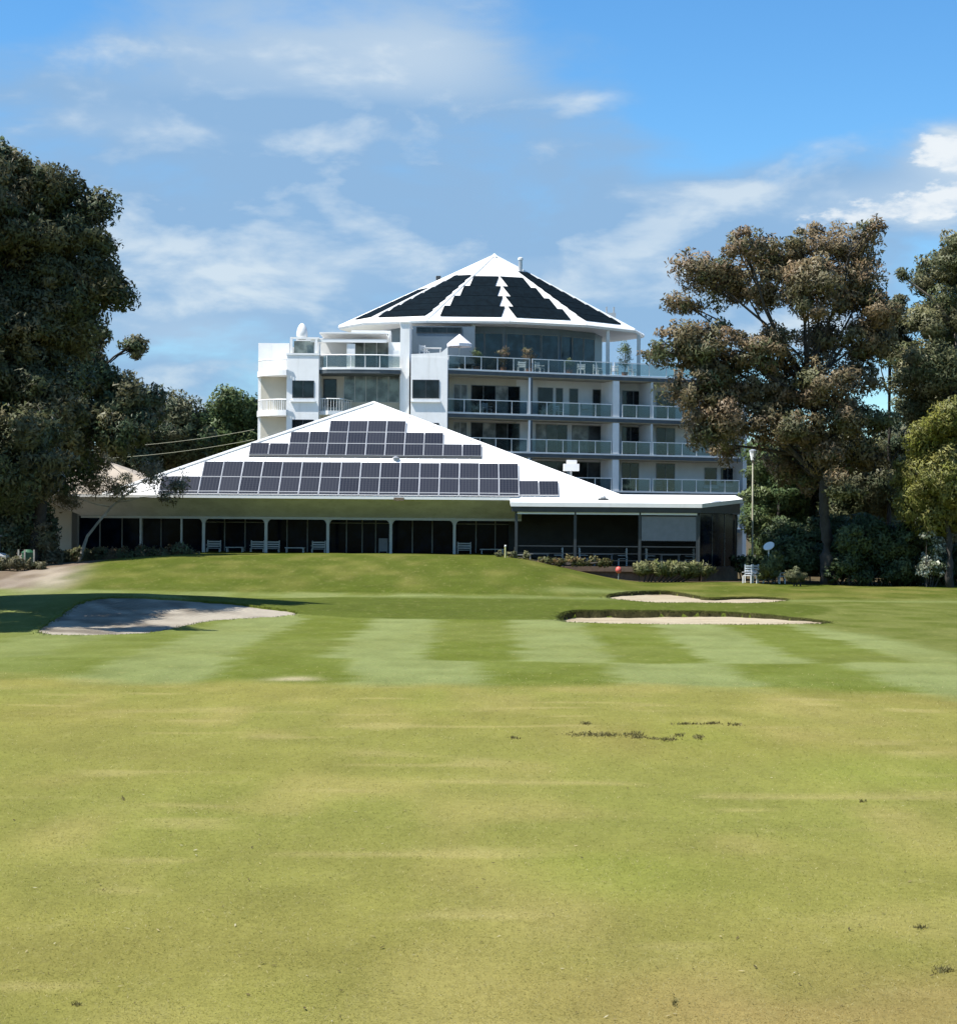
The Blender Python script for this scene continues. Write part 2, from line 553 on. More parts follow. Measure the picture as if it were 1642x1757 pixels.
def inside(poly, x, y):
    r = np.zeros(x.shape, dtype=bool)
    n = len(poly)
    j = n - 1
    for i in range(n):
        xi, yi = poly[i]
        xj, yj = poly[j]
        c = ((yi > y) != (yj > y)) & (x < (xj - xi) * (y - yi) / (yj - yi + 1e-12) + xi)
        r ^= c
        j = i
    return r


def vnoise(x, y, s, seed=0):
    """cheap smooth value noise"""
    rs = np.random.RandomState(seed)
    tab = rs.rand(256, 256)
    u, v = x / s, y / s
    iu, iv = np.floor(u).astype(int), np.floor(v).astype(int)
    fu, fv = sm(u - iu), sm(v - iv)
    a = tab[iu % 256, iv % 256]
    b = tab[(iu + 1) % 256, iv % 256]
    c = tab[iu % 256, (iv + 1) % 256]
    d = tab[(iu + 1) % 256, (iv + 1) % 256]
    return (a * (1 - fu) + b * fu) * (1 - fv) + (c * (1 - fu) + d * fu) * fv


GK = 0.50


def lin(r, g_, b):
    def f(c):
        c /= 255.0
        return c / 12.92 if c <= 0.04045 else ((c + 0.055) / 1.055) ** 2.4
    return np.array([f(r), f(g_), f(b)]) * GK


C_ROUGH, C_ROUGH2 = lin(162, 154, 83), lin(154, 155, 79)
C_LIGHT, C_DARK, C_MID = lin(153, 163, 102), lin(121, 132, 54), lin(139, 144, 78)
C_GREEN, C_BANK, C_BANK2 = lin(103, 115, 46), lin(102, 113, 44), lin(132, 132, 66)
C_MULCH = np.array((0.13, 0.098, 0.07))


def mixc(a, b, t):
    return a * (1 - t[..., None]) + b * t[..., None]


def ground_col(x, y):
    x = np.asarray(x, float)
    y = np.asarray(y, float)
    n_a = vnoise(x + 300, y + 300, 3.7, 1)
    n_b = vnoise(x + 300, y + 300, 1.1, 2)
    n_c = vnoise((x + 300) * 1.5, (y + 300) * .8, 1.6, 3)
    c = mixc(C_ROUGH + 0 * x[..., None], C_ROUGH2, np.clip(n_a * 1.3 - 0.2, 0, 1))
    c = mixc(c, lin(180, 168, 100), np.clip((n_c - 0.55) * 1.8, 0, 0.6))
    n_d = vnoise((x + 300) * 0.3, y + 300, .5, 33)
    c = mixc(c, lin(196, 182, 118), np.clip((n_d - 0.76) * 3.0, 0, 0.5))
    c = mixc(c, lin(150, 160, 70), np.clip((vnoise(x + 300, (y + 300) * .6, 2.3, 34) - .6) * 1.6, 0, 0.5))
    c = mixc(c, lin(176, 150, 98), 0.6 * sm((15.5 - y + 0.35 * (x - 2) + 2 * (n_b - .5)) / 3.0) * sm((x + 1) / 3.0))
    # mown approach, two passes of the mower
    wob = 0.5 * (n_b - 0.5) + 0.5 * (vnoise(x + 300, y + 300, .45, 31) - .5)
    edge = 38.0 + 0.012 * (x - 2) ** 2 * (x < 2) + 3.4 * (n_a - .5) + 1.6 * (n_b - .5) - 0.10 * np.clip(x - 6, 0, 20)
    fair = sm((y - edge + .6) / 3.6)

    def stripes(x0, w):
        ph = ((x + wob - x0) / w) % 2.0
        return sm((np.abs(ph - 0.5) - 0.5) / 0.26 + 0.5) * (ph < 1.5) + (1 - sm((np.abs(ph - 2.5) - 0.5) / 0.26 + 0.5) * 1) * 0 * ph + (ph >= 1.5) * sm((0.5 - np.abs(ph - 2.5)) / -0.26 + 0.5)
    sa = stripes(-1.4, 2.5)          # 1 = light
    sb = stripes(0.1, 3.1)
    t = sm((y - 46.0 - 0.4 * (n_b - .5)) / 0.5)
    s = sb * (1 - t) + sa * t
    fade = 0.35 + 0.65 * sm((x + 13) / 7)
    s = 0.5 + (s - 0.5) * fade * 0.9 + 0.25 * (n_b - 0.5)
    cf = mixc(C_DARK + 0 * x[..., None], C_LIGHT, np.clip(s, 0, 1))
    cf = mixc(cf, C_MID, 0.5 * np.clip(n_a * 1.4 - 0.4, 0, 1))
    right = sm((x - 11.5 - (62 - y) * 0.10 + 1.2 * (n_a - .5)) / 1.5)
    cf = mixc(cf, mixc(C_MID + 0 * x[..., None], C_BANK, n_b), right)
    c = mixc(c, cf, fair)
    # putting green and its fringe
    e = ((x - 1.0) / 14.0) ** 2 + ((y - 74.5) / 9.0) ** 2 + 0.06 * (n_a - .5)
    gr = sm((1.0 - e) / 0.10)
    c = mixc(c, mixc(C_GREEN + 0 * x[..., None], C_BANK, 0.5 * n_c + 0.2 * n_b), gr * (y > 60))
    # bank in front of the clubhouse
    bk = sm((y - 83.0 - 0.02 * x * x * 0.2 - 1.5 * (n_a - .5)) / 1.2)
    cb = mixc(C_BANK + 0 * x[..., None], C_BANK2, np.clip(1.5 * n_c - 0.55 + 0.3 * sm((x - 2) / 6), 0, 1))
    cb = mixc(cb, lin(92, 107, 30), np.clip(1.4 * n_a - 0.7, 0, 0.6))
    c = mixc(c, cb, bk)
    fr_ = np.exp(-((y - 82.6) / 0.7) ** 2) * sm((x + 12) / 3)
    c = mixc(c, C_LIGHT, 0.55 * fr_)
    # light mown pass climbing to the right, past the far bunker
    lp = np.exp(-(((y - 86.5) - 0.35 * (x - 5)) / 1.4) ** 2) * sm((x - 2) / 3) * (1 - sm((x - 9) / 3))
    c = mixc(c, C_LIGHT, 0.6 * lp)
    # worn scrape at the edge of the rough
    sc_ = np.exp(-(((x + 4.1) / 0.5) ** 2 + ((y - 40.3) / 0.45) ** 2)) * (0.5 + n_b)
    c = mixc(c, np.array((0.34, 0.29, 0.18)), np.clip(sc_, 0, .75))
    # mulch under the trees on the left, dirt under the right-hand grove
    ml = sm((-20.6 - x + 0.35 * (y - 97) * 0 + 1.5 * (n_a - .5)) / 1.2) * sm((y - 84 + 0.4 * (n_b - 0.5)) / 3)
    c = mixc(c, mixc(C_MULCH + 0 * x[..., None], np.array((0.22, 0.18, 0.14)), np.clip(2 * n_c - 0.9, 0, 1)), ml)
    pa = np.exp(-(((x + 21.2 + .12 * (y - 90)) / 1.1) ** 2 + ((y - 90) / 6.0) ** 2)) * (.4 + n_c)
    c = mixc(c, np.array((0.30, 0.255, 0.195)), np.clip(pa * 1.1, 0, .8))
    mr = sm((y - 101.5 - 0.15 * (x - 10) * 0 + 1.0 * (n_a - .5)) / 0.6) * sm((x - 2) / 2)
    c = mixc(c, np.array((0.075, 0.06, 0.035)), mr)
    c = c * (0.93 + 0.14 * n_b)[..., None]
    return c


def build_ground():
    xs = np.concatenate([[-3000, -1500, -600, -300, -150, -90, -60, -45], np.arange(-36, 36.01, 0.25), [45, 60, 90, 150, 300, 600, 1500, 3000]])
    ys = np.concatenate([[-800, -200, -60, -20, -8], np.arange(-2, 11, 1.0), np.arange(11, 36, 0.25), np.arange(36, 112, 0.22), [113, 115, 118, 122, 128, 140, 160, 200, 300, 600, 1200, 4000]])
    gx, gy = np.meshgrid(xs, ys)
    gz = H(gx, gy)
    gz = gz + np.where((gy < 112) & (np.abs(gx) < 36), 0.03 * (vnoise(gx + 200, gy + 200, 0.9, 9) - 0.5), 0)
    for B in BUNK:
        m = inside(B['arr'], gx, gy)
        gz = gz - m * 0.75
    nx = len(xs)
    verts = np.stack([gx, gy, gz], -1).reshape(-1, 3)
    i = (np.arange(len(ys) - 1)[:, None] * nx + np.arange(nx - 1)[None, :]).ravel()
    faces = np.stack([i, i + 1, i + 1 + nx, i + nx], -1)
    me = arrays_mesh('ground', verts, faces, ground_col(gx, gy).reshape(-1, 3), True)
    o = link('ground', me, 'turf')
    o['kind'] = 'structure'
    return o


ground = build_ground()


def bunker(B, idx):
    P = B['poly']
    n = len(P)
    ymin, ymax = min(p.y for p in P), max(p.y for p in P)

    def depth(x, y):
        # deeper towards the far face at that x
        t = (y - ymin) / (ymax - ymin)
        fx = 1.0 - 0.7 * float(sm(np.array((x - B['arr'][:, 0].min()) / (B['arr'][:, 0].max() - B['arr'][:, 0].min()) - .15))) if idx else 1.0
        return B['d0'] + (B['d1'] - B['d0']) * fx * float(sm(np.array(t * 1.15)))
    pts = list(P)
    rs = random.Random(idx)
    xmin, xmax = min(p.x for p in P), max(p.x for p in P)
    step = 0.32
    yy = ymin
    cand = []
    while yy < ymax:
        xx = xmin
        while xx < xmax:
            cand.append((xx + rs.uniform(-.12, .12), yy + rs.uniform(-.12, .12)))
            xx += step
        yy += step
    ca = np.array(cand)
    ok = inside(B['arr'], ca[:, 0], ca[:, 1])
    pts += [Vector(c) for c in ca[ok]]
    v2, e2, f2, *_ = delaunay_2d_cdt(pts, [(i, (i + 1) % n) for i in range(n)], [list(range(n))], 1, 1e-4)
    verts = []
    for p in v2:
        z = float(H(p.x, p.y)) - depth(p.x, p.y) + 0.045 * (float(vnoise(np.array(p.x + 50), np.array(p.y + 50), 0.8, 5)) - 0.5)
        verts.append((p.x, p.y, z))
    va = np.array(verts)
    fs = np.array([f for f in f2 if len(f) == 3])
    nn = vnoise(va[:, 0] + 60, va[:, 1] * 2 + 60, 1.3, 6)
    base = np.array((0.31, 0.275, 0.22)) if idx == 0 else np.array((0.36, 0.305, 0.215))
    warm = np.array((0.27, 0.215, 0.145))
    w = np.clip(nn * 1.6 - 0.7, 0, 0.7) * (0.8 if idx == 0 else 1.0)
    if idx == 0:        # leaf litter streaks, with tree shade painted into the sand colour
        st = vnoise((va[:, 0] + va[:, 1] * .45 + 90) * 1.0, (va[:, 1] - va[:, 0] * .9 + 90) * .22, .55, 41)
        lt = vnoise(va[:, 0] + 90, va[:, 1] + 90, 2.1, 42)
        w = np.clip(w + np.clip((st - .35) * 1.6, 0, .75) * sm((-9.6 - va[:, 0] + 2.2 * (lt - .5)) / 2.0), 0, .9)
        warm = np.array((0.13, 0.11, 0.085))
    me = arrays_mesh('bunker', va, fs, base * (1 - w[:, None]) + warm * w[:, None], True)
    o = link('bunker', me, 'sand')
    o['kind'] = 'structure'
    # turf lip: a rolled edge round the sand, real face down to it
    V, F = [], []
    cen = sum(P, Vector((0, 0))) / n
    for i, p in enumerate(P):
        t = (P[(i + 1) % n] - P[i - 1]).normalized()
        nm = Vector((t.y, -t.x))
        if not inside(B['arr'], np.array([p.x - nm.x * .05]), np.array([p.y - nm.y * .05]))[0]:
            nm = -nm
        tt = (p.y - ymin) / (ymax - ymin)
        k = (float(sm(np.array(nm.y * 1.3 + 0.1))) if idx else 0.4) * B['lip'] / 0.06
        jz = rs.uniform(-.012, .012)
        h = float(H(p.x, p.y))
        d = depth(p.x, p.y)
        for off_, dz in ((0.42, -0.03), (0.14, 0.04 * k + 0.012 + jz), (0.02, 0.05 * k + 0.012 + jz), (0.005, 0.02 * k), (-0.02, -d - 0.12)):
            q_ = p + nm * off_
            V.append((q_.x, q_.y, float(H(q_.x, q_.y)) + dz if off_ > 0 else h + dz))
    m = 5
    for i in range(n):
        j = (i + 1) % n
        for k in range(m - 1):
            F.append((i * m + k, j * m + k, j * m + k + 1, i * m + k + 1))
    va = np.array(V)
    cc = ground_col(va[:, 0], va[:, 1])
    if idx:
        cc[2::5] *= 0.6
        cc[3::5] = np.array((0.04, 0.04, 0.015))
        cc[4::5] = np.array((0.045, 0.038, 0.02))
    me = arrays_mesh('turf_lip', va, np.array(F), cc, True)
    l = link('turf_lip', me, 'turf', o)
    # ragged grass hanging over the edge
    rn = np.random.RandomState(90 + idx)
    nb = 2600
    k_ = rn.randint(0, n, nb)
    f_ = rn.rand(nb)
    A_ = B['arr']
    q2 = A_[k_] * (1 - f_[:, None]) + A_[(k_ + 1) % n] * f_[:, None]
    q2 = q2 + rn.normal(size=(nb, 2)) * np.array([.10, .08])
    hh = rn.uniform(.02, .075, nb)
    zz = H(q2[:, 0], q2[:, 1]) - .01
    an = rn.rand(nb) * 6.2832
    w2 = rn.uniform(.008, .022, nb)
    le = rn.uniform(.2, 1.2, nb) * hh
    v_ = np.stack([np.stack([q2[:, 0] - np.cos(an) * w2, q2[:, 1] - np.sin(an) * w2, zz], -1),
                   np.stack([q2[:, 0] + np.cos(an) * w2, q2[:, 1] + np.sin(an) * w2, zz], -1),
                   np.stack([q2[:, 0] + np.cos(an * 3) * le, q2[:, 1] + np.sin(an * 3) * le, zz + hh], -1)], 1).reshape(-1, 3)
    cg = ground_col(q2[:, 0], q2[:, 1]) * rn.uniform(.6, 1.3, nb)[:, None]
    fg = link('edge_grass', arrays_mesh('edge_grass', v_, np.arange(3 * nb).reshape(-1, 3), np.repeat(cg, 3, axis=0)), 'blade', o)
    fg['kind'] = 'stuff'
    return o


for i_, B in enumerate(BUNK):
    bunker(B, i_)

# ------------------------------------------------------------------ clubhouse
club = empty('clubhouse', (-7, 106, 1.2), 'low white clubhouse with pyramid roof covered in solar panels behind the green', 'clubhouse')
FZ = 1.50
XL, XR = -26.2, 2.6
GY = 112.0
box('floor_slab', 'concrete', club, XL + 0.5, XR - 0.3, 106.4, 121, 0.4, FZ)
# walls behind the glass
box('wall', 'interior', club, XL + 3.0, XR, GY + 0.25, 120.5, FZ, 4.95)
box('plinth', 'cream_wall', club, XL + 3.0, XR, GY - 0.05, GY + 0.25, FZ, FZ + 0.12)
# soffit: inward-sloping underside of the deep eave
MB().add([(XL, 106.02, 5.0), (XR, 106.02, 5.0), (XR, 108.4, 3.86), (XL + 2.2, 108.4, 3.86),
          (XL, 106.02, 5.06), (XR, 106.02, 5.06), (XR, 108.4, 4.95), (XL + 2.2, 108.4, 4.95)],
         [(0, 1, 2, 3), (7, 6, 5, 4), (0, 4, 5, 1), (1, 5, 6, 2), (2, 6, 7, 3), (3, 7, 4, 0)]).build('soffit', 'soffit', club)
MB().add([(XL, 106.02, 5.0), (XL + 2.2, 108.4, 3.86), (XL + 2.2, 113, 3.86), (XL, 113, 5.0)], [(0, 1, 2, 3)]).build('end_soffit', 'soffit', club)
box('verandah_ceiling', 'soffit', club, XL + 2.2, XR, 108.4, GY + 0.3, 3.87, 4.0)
box('beam', 'post_paint', club, XL + 2.2, XR, 108.36, 108.6, 3.72, 3.862)
box('gutter', 'white_trim', club, XL - 0.05, XR - 0.75, 105.86, 106.015, 4.95, 5.10)
box('downpipe', 'mulch', club, -5.0, -4.4, 105.84, 105.95, 4.88, 5.06)

X108 = lambda px: (px - 821) / FPX * 108.5
XG = lambda px: (px - 821) / FPX * GY
for px in (242, 312, 350, 457, 563, 671, 780):
    x = X108(px)
    w = 0.085 if px > 320 else 0.055
    p_ = MB()
    p_.box(x - w, x + w, 108.4, 108.4 + 2 * w, FZ, 3.72)
    po = p_.build('post', 'post_paint', club)
    if px > 320:
        for s in (-1, 1):      # curved brackets at the head of each post
            prof = [(x + s * w, 3.72), (x + s * w, 3.45), (x + s * (w + 0.05), 3.58), (x + s * (w + 0.11), 3.67), (x + s * (w + 0.2), 3.72)]
            b_ = MB()
            vs = [(a, 108.44, z) for a, z in prof] + [(a, 108.56, z) for a, z in prof]
            b_.add(vs, [tuple(range(5)), tuple(range(5, 10))[::-1]] + [(i, i + 5, (i + 1) % 5 + 5, (i + 1) % 5) for i in range(5)])
            b_.build('bracket', 'post_paint', po)
# glazing: panes and mullions, each its own piece
mx = [135, 172, 210, 245, 277, 312, 350, 386, 421, 457, 493, 528, 563, 595, 622, 645, 671, 708, 742, 780, 817, 850, 884]
for a, b in zip(mx[:-1], mx[1:]):
    xa, xb = XG(a), XG(b)
    box('glass_pane', 'glass_club', club, xa + 0.04, xb - 0.04, GY, GY + 0.03, FZ + 0.15, 3.84)
for a in mx:
    xa = XG(a)
    box('mullion', 'mullion', club, xa - 0.035, xa + 0.035, GY - 0.05, GY + 0.06, FZ + 0.05, 3.865)
for a, b in ((563, 671), (345, 457), (780, 884)):
    box('transom', 'mullion', club, XG(a) + 0.04, XG(b) - 0.04, GY - 0.045, GY - 0.005, FZ + 2.0, FZ + 2.05)

# main pyramid roof
RD = 7.6
AP = Vector((-6.70, 106.0 + RD, 11.14))
E = [(-22.2, 106.0), (8.74, 106.0), (8.74, 106 + 2 * RD), (-22.2, 106 + 2 * RD)]
EZ = 5.0
roof = MB()
roof.add([(x, y, EZ + 0.08) for x, y in E] + [tuple(AP)] + [(x, y, EZ - 0.02 + 0.04) for x, y in E],
         [(0, 1, 4), (1, 2, 4), (2, 3, 4), (3, 0, 4), (5, 8, 7, 6), (0, 5, 6, 1), (1, 6, 7, 2), (2, 7, 8, 3), (3, 8, 5, 0)])
roof_o = roof.build('roof', 'roof_white', club)
# hip cappings
for x, y in E:
    a = Vector((x, y, EZ + 0.11))
    MB().tube([a, AP + Vector((0, 0, 0.03))], 0.11, 6).build('hip_capping', 'white_trim', roof_o)
# standing seams of the front face
for k in range(1, 40):
    x = -22.2 + k * 30.94 / 40
    t = (x + 22.2) / (AP.x + 22.2) if x < AP.x else (8.74 - x) / (8.74 - AP.x)
    p0 = Vector((x, 106.0, EZ + 0.08))
    p1 = Vector((x, 106 + RD * t, EZ + 0.08 + (AP.z - EZ - 0.08) * t))
    if t > 0.05:
        MB().tube([p0 + Vector((0, -0.005, 0.012)), p1 + Vector((0, -0.005, 0.012))], 0.022, 4).build('roof_seam', 'roof_white', roof_o)
SL = Vector((0, RD, AP.z - EZ - 0.08))
SLEN = SL.length
SLN = SL.normalized()
NRM = Vector((0, -SLN.z, SLN.y))
pitch = math.atan2(SL.z, SL.y)


def sd(py):
    k = (HZ - py) / FPX
    return SLEN * (k * 106.0 - (EZ + .08 - CAMZ)) / (SL.z - k * SL.y)


def panel_mesh(w, h):
    me = bpy.data.meshes.new('solar_panel')
    b = MB().box(-w / 2 + .0185, w / 2 - .0185, 0.0185, h - .0185, 0.0, 0.042)
    nf = len(b.f)
    b.box(-w / 2, w / 2, 0, 0.018, 0, 0.05)
    b.box(-w / 2, w / 2, h - 0.018, h, 0, 0.05)
    b.box(-w / 2, -w / 2 + 0.018, 0.0185, h - 0.0185, 0, 0.05)
    b.box(w / 2 - 0.018, w / 2, 0.0185, h - 0.0185, 0, 0.05)
    me.from_pydata(b.v, [], b.f)
    me.materials.append(MATS['solar_cell'])
    me.materials.append(MATS['panel_frame'])
    me.polygons.foreach_set('material_index', [0 if i < nf else 1 for i in range(len(b.f))])
    me.update()
    return me


PW = 1.175
R0, R1, R2, R3 = 0.05, sd(848.5), sd(823.5), sd(797)
U0, U3 = sd(785), sd(725.5)
UH = (U3 - U0) / 3
pm_tall = panel_mesh(PW - 0.02, R2 - R1 - .03)
pm_tall2 = panel_mesh(PW - 0.02, R3 - R2 - .03)
pm_mid = panel_mesh(PW - 0.02, UH - .025)
pm_low = panel_mesh(PW - 0.02, R1 - R0 - .03)
rs_p = random.Random(4)


def put_panel(me, x, sdist):
    o = link('solar_panel', me, None, roof_o)
    p = Vector((x, 106.0, EZ + 0.08)) + SLN * sdist + NRM * 0.07
    o.location = p - ORG[club.name]
    o.rotation_euler = (pitch + rs_p.uniform(-.012, .012), rs_p.uniform(-.01, .01), 0)


x0 = (357 - 821) / 28.0
for c in range(16):
    x = x0 + (c + .5) * 1.185
    put_panel(pm_low, x, R0)
    put_panel(pm_tall, x, R1)
    put_panel(pm_tall2, x, R2)
for c in (-2, -1):
    put_panel(pm_low, x0 + (c + .5) * 1.185, R0)
    put_panel(pm_tall, x0 + (c + .5) * 1.185, R1)
for c in (16, 17):
    put_panel(pm_tall, x0 + (c + .5) * 1.185, R1 - .15)
x1 = (565 - 821) / 27.6
for c in range(-4, 8):
    rows = 3 if 0 <= c < 4 else (2 if c in (-2, -1, 4, 5) else 1)
    for r_ in range(rows):
        put_panel(pm_mid, x1 + (c + .5) * 1.18, U0 + r_ * UH)
# tray under the upper field, and the rails that show between panels
a = Vector((x1 - 4 * 1.18, 106, EZ + 0.08)) + SLN * (U0 - .08) + NRM * 0.05
b = Vector((x1 + 8 * 1.18, 106, EZ + 0.08)) + SLN * (U0 - .08) + NRM * 0.05
MB().tube([a, b], 0.05, 5).build('panel_rail', 'frame_dark', roof_o)
for k in range(17):
    x = x0 + k * 1.185
    MB().tube([Vector((x, 106, EZ + .08)) + SLN * 0.1 + NRM * 0.13, Vector((x, 106, EZ + .08)) + SLN * (R3 - .04) + NRM * 0.13], 0.016, 4).build('mount_rail', 'panel_frame', roof_o)
for k in range(5):
    x = x1 + k * 1.18
    MB().tube([Vector((x, 106, EZ + .08)) + SLN * (U0 - .06) + NRM * 0.13, Vector((x, 106, EZ + .08)) + SLN * (U3 - .04) + NRM * 0.13], 0.016, 4).build('mount_rail', 'panel_frame', roof_o)
vp = Vector(((684 - 821) / 27.2, 106, EZ + .08)) + SLN * (U0 - .35)
MB().lathe([(0.12, -0.1), (0.12, 0.12), (0.22, 0.16), (0.05, 0.26)], vp, 10).build('roof_vent', 'metal_grey', roof_o)

# side wing with its own low hip roof, under the trees on the left
WZ = 5.02
wap = W(170, 786, 113.5)
wE = [(-30.5, 106.2), (-17.6, 106.2), (-17.6, 120.5), (-30.5, 120.5)]
wing = MB()
wing.add([(x, y, WZ + 0.1) for x, y in wE] + [tuple(wap)] + [(x, y, WZ) for x, y in wE],
         [(0, 1, 4), (1, 2, 4), (2, 3, 4), (3, 0, 4), (5, 8, 7, 6), (0, 5, 6, 1), (1, 6, 7, 2), (2, 7, 8, 3), (3, 8, 5, 0)])
wing_o = wing.build('wing_roof', 'roof_tan', club)
box('wing_wall', 'cream_wall', club, -29, XL + 0.6, 113, 120, 0.6, WZ)

# roof plant on the right-hand slope
ac = empty('air_conditioner', W(980, 808, 115.5), 'white boxy air conditioner on the clubhouse roof slope below the flats', 'air conditioner')
pA = ORG[ac.name]
box('casing', 'white_plastic', ac, pA.x - .5, pA.x + .5, pA.y - .4, pA.y + .4, pA.z, pA.z + .45)
box('lid', 'white_plastic', ac, pA.x - .3, pA.x + .35, pA.y - .25, pA.y + .25, pA.z + .452, pA.z + .7)
MB().lathe([(0.06, -0.8), (0.06, 0.0)], pA, 8).build('stand', 'metal_grey', ac)
fl = W(935, 800, 115.5)
fb = MB().tube([fl - Vector((0, 0, 1.2)), fl], 0.05, 6).build('vent_pipe', 'white_plastic')
tag(fb, 'thin white vent pipe left of the roof air conditioner', 'pipe')

# ------------------------------------------------------------------ terrace pavilion
ter = empty('terrace_pavilion', (8, 104, 1.0), 'dark open terrace with white skillion roof and grey blind, right of clubhouse', 'pavilion')
TX0, TXC, TXE = 1.85, 12.75, 15.55
TY0, TYE = 103.6, 107.6
poly = [(TX0, TY0 - 0.4), (TXC + .1, TY0 - 0.4), (TXE + .25, TYE - 0.3), (TXE + .25, 110.5), (TX0, 110.5)]


def tz(x, y):
    return 4.66 + (y - TY0 + 0.4) * 0.085 + 0.0 * x


MB().prism(poly, lambda x, y: tz(x, y) - 0.10, lambda x, y: tz(x, y) + 0.14).build('roof', 'roof_white', ter)
MB().prism([(TX0 + .06, TY0 - .3), (TXC + .02, TY0 - .3), (TXE + .1, TYE - .2), (TXE + .1, TYE + .05), (TXC + .02, TY0 - .05), (TX0 + .06, TY0 - .05)],
           4.26, lambda x, y: tz(x, y) - 0.103).build('fascia', 'dark_fascia', ter)
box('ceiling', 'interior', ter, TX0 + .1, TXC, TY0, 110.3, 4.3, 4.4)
box('deck', 'timber', ter, TX0, TXC + .1, TY0 - .1, 110.5, 0.85, 1.12)
MB().prism([(TXC + .11, TY0 - .1), (TXE, TYE - .1), (TXE, 110.5), (TXC + .11, 110.5)], 0.2, 1.12).build('side_deck', 'timber', ter)
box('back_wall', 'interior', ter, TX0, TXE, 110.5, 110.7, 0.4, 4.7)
box('skirting', 'timber', ter, TX0 + .1, TXC, TY0 + .1, TY0 + .16, 0.1, 0.85)
XT = lambda px: (px - 821) / FPX * TY0
pxs = [886, 987, 1098, 1197]
for px in pxs:
    x = XT(px)
    box('post', 'frame_dark', ter, x - .08, x + .08, TY0, TY0 + .16, 1.12, 4.26)
for a, b in zip(pxs[:-1], pxs[1:]):
    xa, xb = XT(a) + .1, XT(b) - .1
    MB().box(xa - .05, xb + .05, TY0 - .16, TY0 - .02, 4.13, 4.25).build('awning_box', 'white_trim', ter)
    box('rail', 'frame_dark', ter, xa, xb, TY0 + .04, TY0 + .1, 2.26, 2.32)
    for zz in (1.45, 1.85):
        box('lower_rail', 'frame_dark', ter, xa, xb, TY0 + .05, TY0 + .09, zz, zz + .04)
# roll-down blind with scalloped hem
xa, xb = XT(1101), XT(1195)
N = 22
bl = MB()
vs, fs = [], []
for i in range(N * 3 + 1):
    u = xa + (xb - xa) * i / (N * 3)
    vs += [(u, TY0 + .02, 4.05), (u, TY0 + .02, 2.62 + 0.035 * abs(math.sin(math.pi * i / 3)))]
m_ = len(vs)
vs += [(x, y + 0.015, z) for x, y, z in vs]
for i in range(N * 3):
    fs.append((2 * i, 2 * i + 1, 2 * i + 3, 2 * i + 2))
    fs.append((m_ + 2 * i, m_ + 2 * i + 2, m_ + 2 * i + 3, m_ + 2 * i + 1))
bl.add(vs, fs).build('blind', 'blind_grey', ter)
# splayed glazed end
ex = Vector((TXE - .1 - TXC, TYE - TY0))
L_ = ex.length
ex.normalize()


def frT(s, d, z):
    return (TXC + ex.x * s + ex.y * d, TY0 + ex.y * s - ex.x * d, z)


for k in range(3):
    a = k * L_ / 3
    MB().box(a + .05, a + L_ / 3 - .05, -.02, .02, 1.15, 4.24, fr=frT).build('glass_pane', 'glass_club', ter)
    MB().box(a - .04, a + .04, -.04, .04, 1.13, 4.25, fr=frT).build('mullion', 'frame_dark', ter)
MB().box(L_ - .04, L_ + .06, -.05, .05, 0.6, 4.25, fr=frT).build('mullion', 'frame_dark', ter)
sp_ = gp(1035, 990)
rv = W(1035, 853, 105.5)
rvz = tz(rv.x, rv.y) + 0.141
MB().box(rv.x - .3, rv.x + .3, rv.y - .12, rv.y + .12, rvz, rvz + .1).build('roof_hatch', 'frame_dark', ter)
MB().lathe([(0.17, 0), (0.17, .08), (.1, .14)], (rv.x, rv.y, rvz + .101), 12).build('hatch_cowl', 'metal_grey', ter)


# ------------------------------------------------------------------ outdoor furniture
def bench(name, c, w, yaw, label, cat, group, mat='white_plastic', slats=3, parent_scale=1.0):
    e = empty(name, c, label, cat, group)
    cs, sn = math.cos(yaw), math.sin(yaw)

    def fr(x, y, z):
        return (c[0] + cs * x - sn * y, c[1] + sn * x + cs * y, c[2] + z)
    h = w / 2
    for i in range(4):
        MB().box(-h, h, -.20 + i * .11, -.11 + i * .11, .41, .44, fr=fr).build('seat_slat', mat, e)
    for i in range(slats):
        z = .50 + i * .14
        MB().box(-h, h, .24, .27, z, z + .085, fr=fr).build('back_slat', mat, e)
    for sx in (-1, 1):
        MB().box(sx * h * .92 - .03, sx * h * .92 + .03, -.20, -.15, 0, .40, fr=fr).build('leg', mat, e)
        MB().box(sx * h * .92 - .03, sx * h * .92 + .03, .275, .325, 0, .50 + slats * .14, fr=fr).build('leg', mat, e)
        MB().box(sx * h * .98 - .03, sx * h * .98 + .03, -.20, .27, .60, .63, fr=fr).build('armrest', mat, e)
    return e


def table(c, w, label, group, mat='white_plastic', name='patio_table'):
    e = empty(name, c, label, 'table', group)
    h = w / 2
    MB().box(c[0] - h, c[0] + h, c[1] - .35, c[1] + .35, c[2] + .66, c[2] + .71).build('table_top', mat, e)
    for sx in (-1, 1):
        for sy in (-1, 1):
            MB().box(c[0] + sx * h * .85 - .03, c[0] + sx * h * .85 + .03, c[1] + sy * .28 - .03, c[1] + sy * .28 + .03, c[2], c[2] + .655).build('leg', mat, e)
    return e


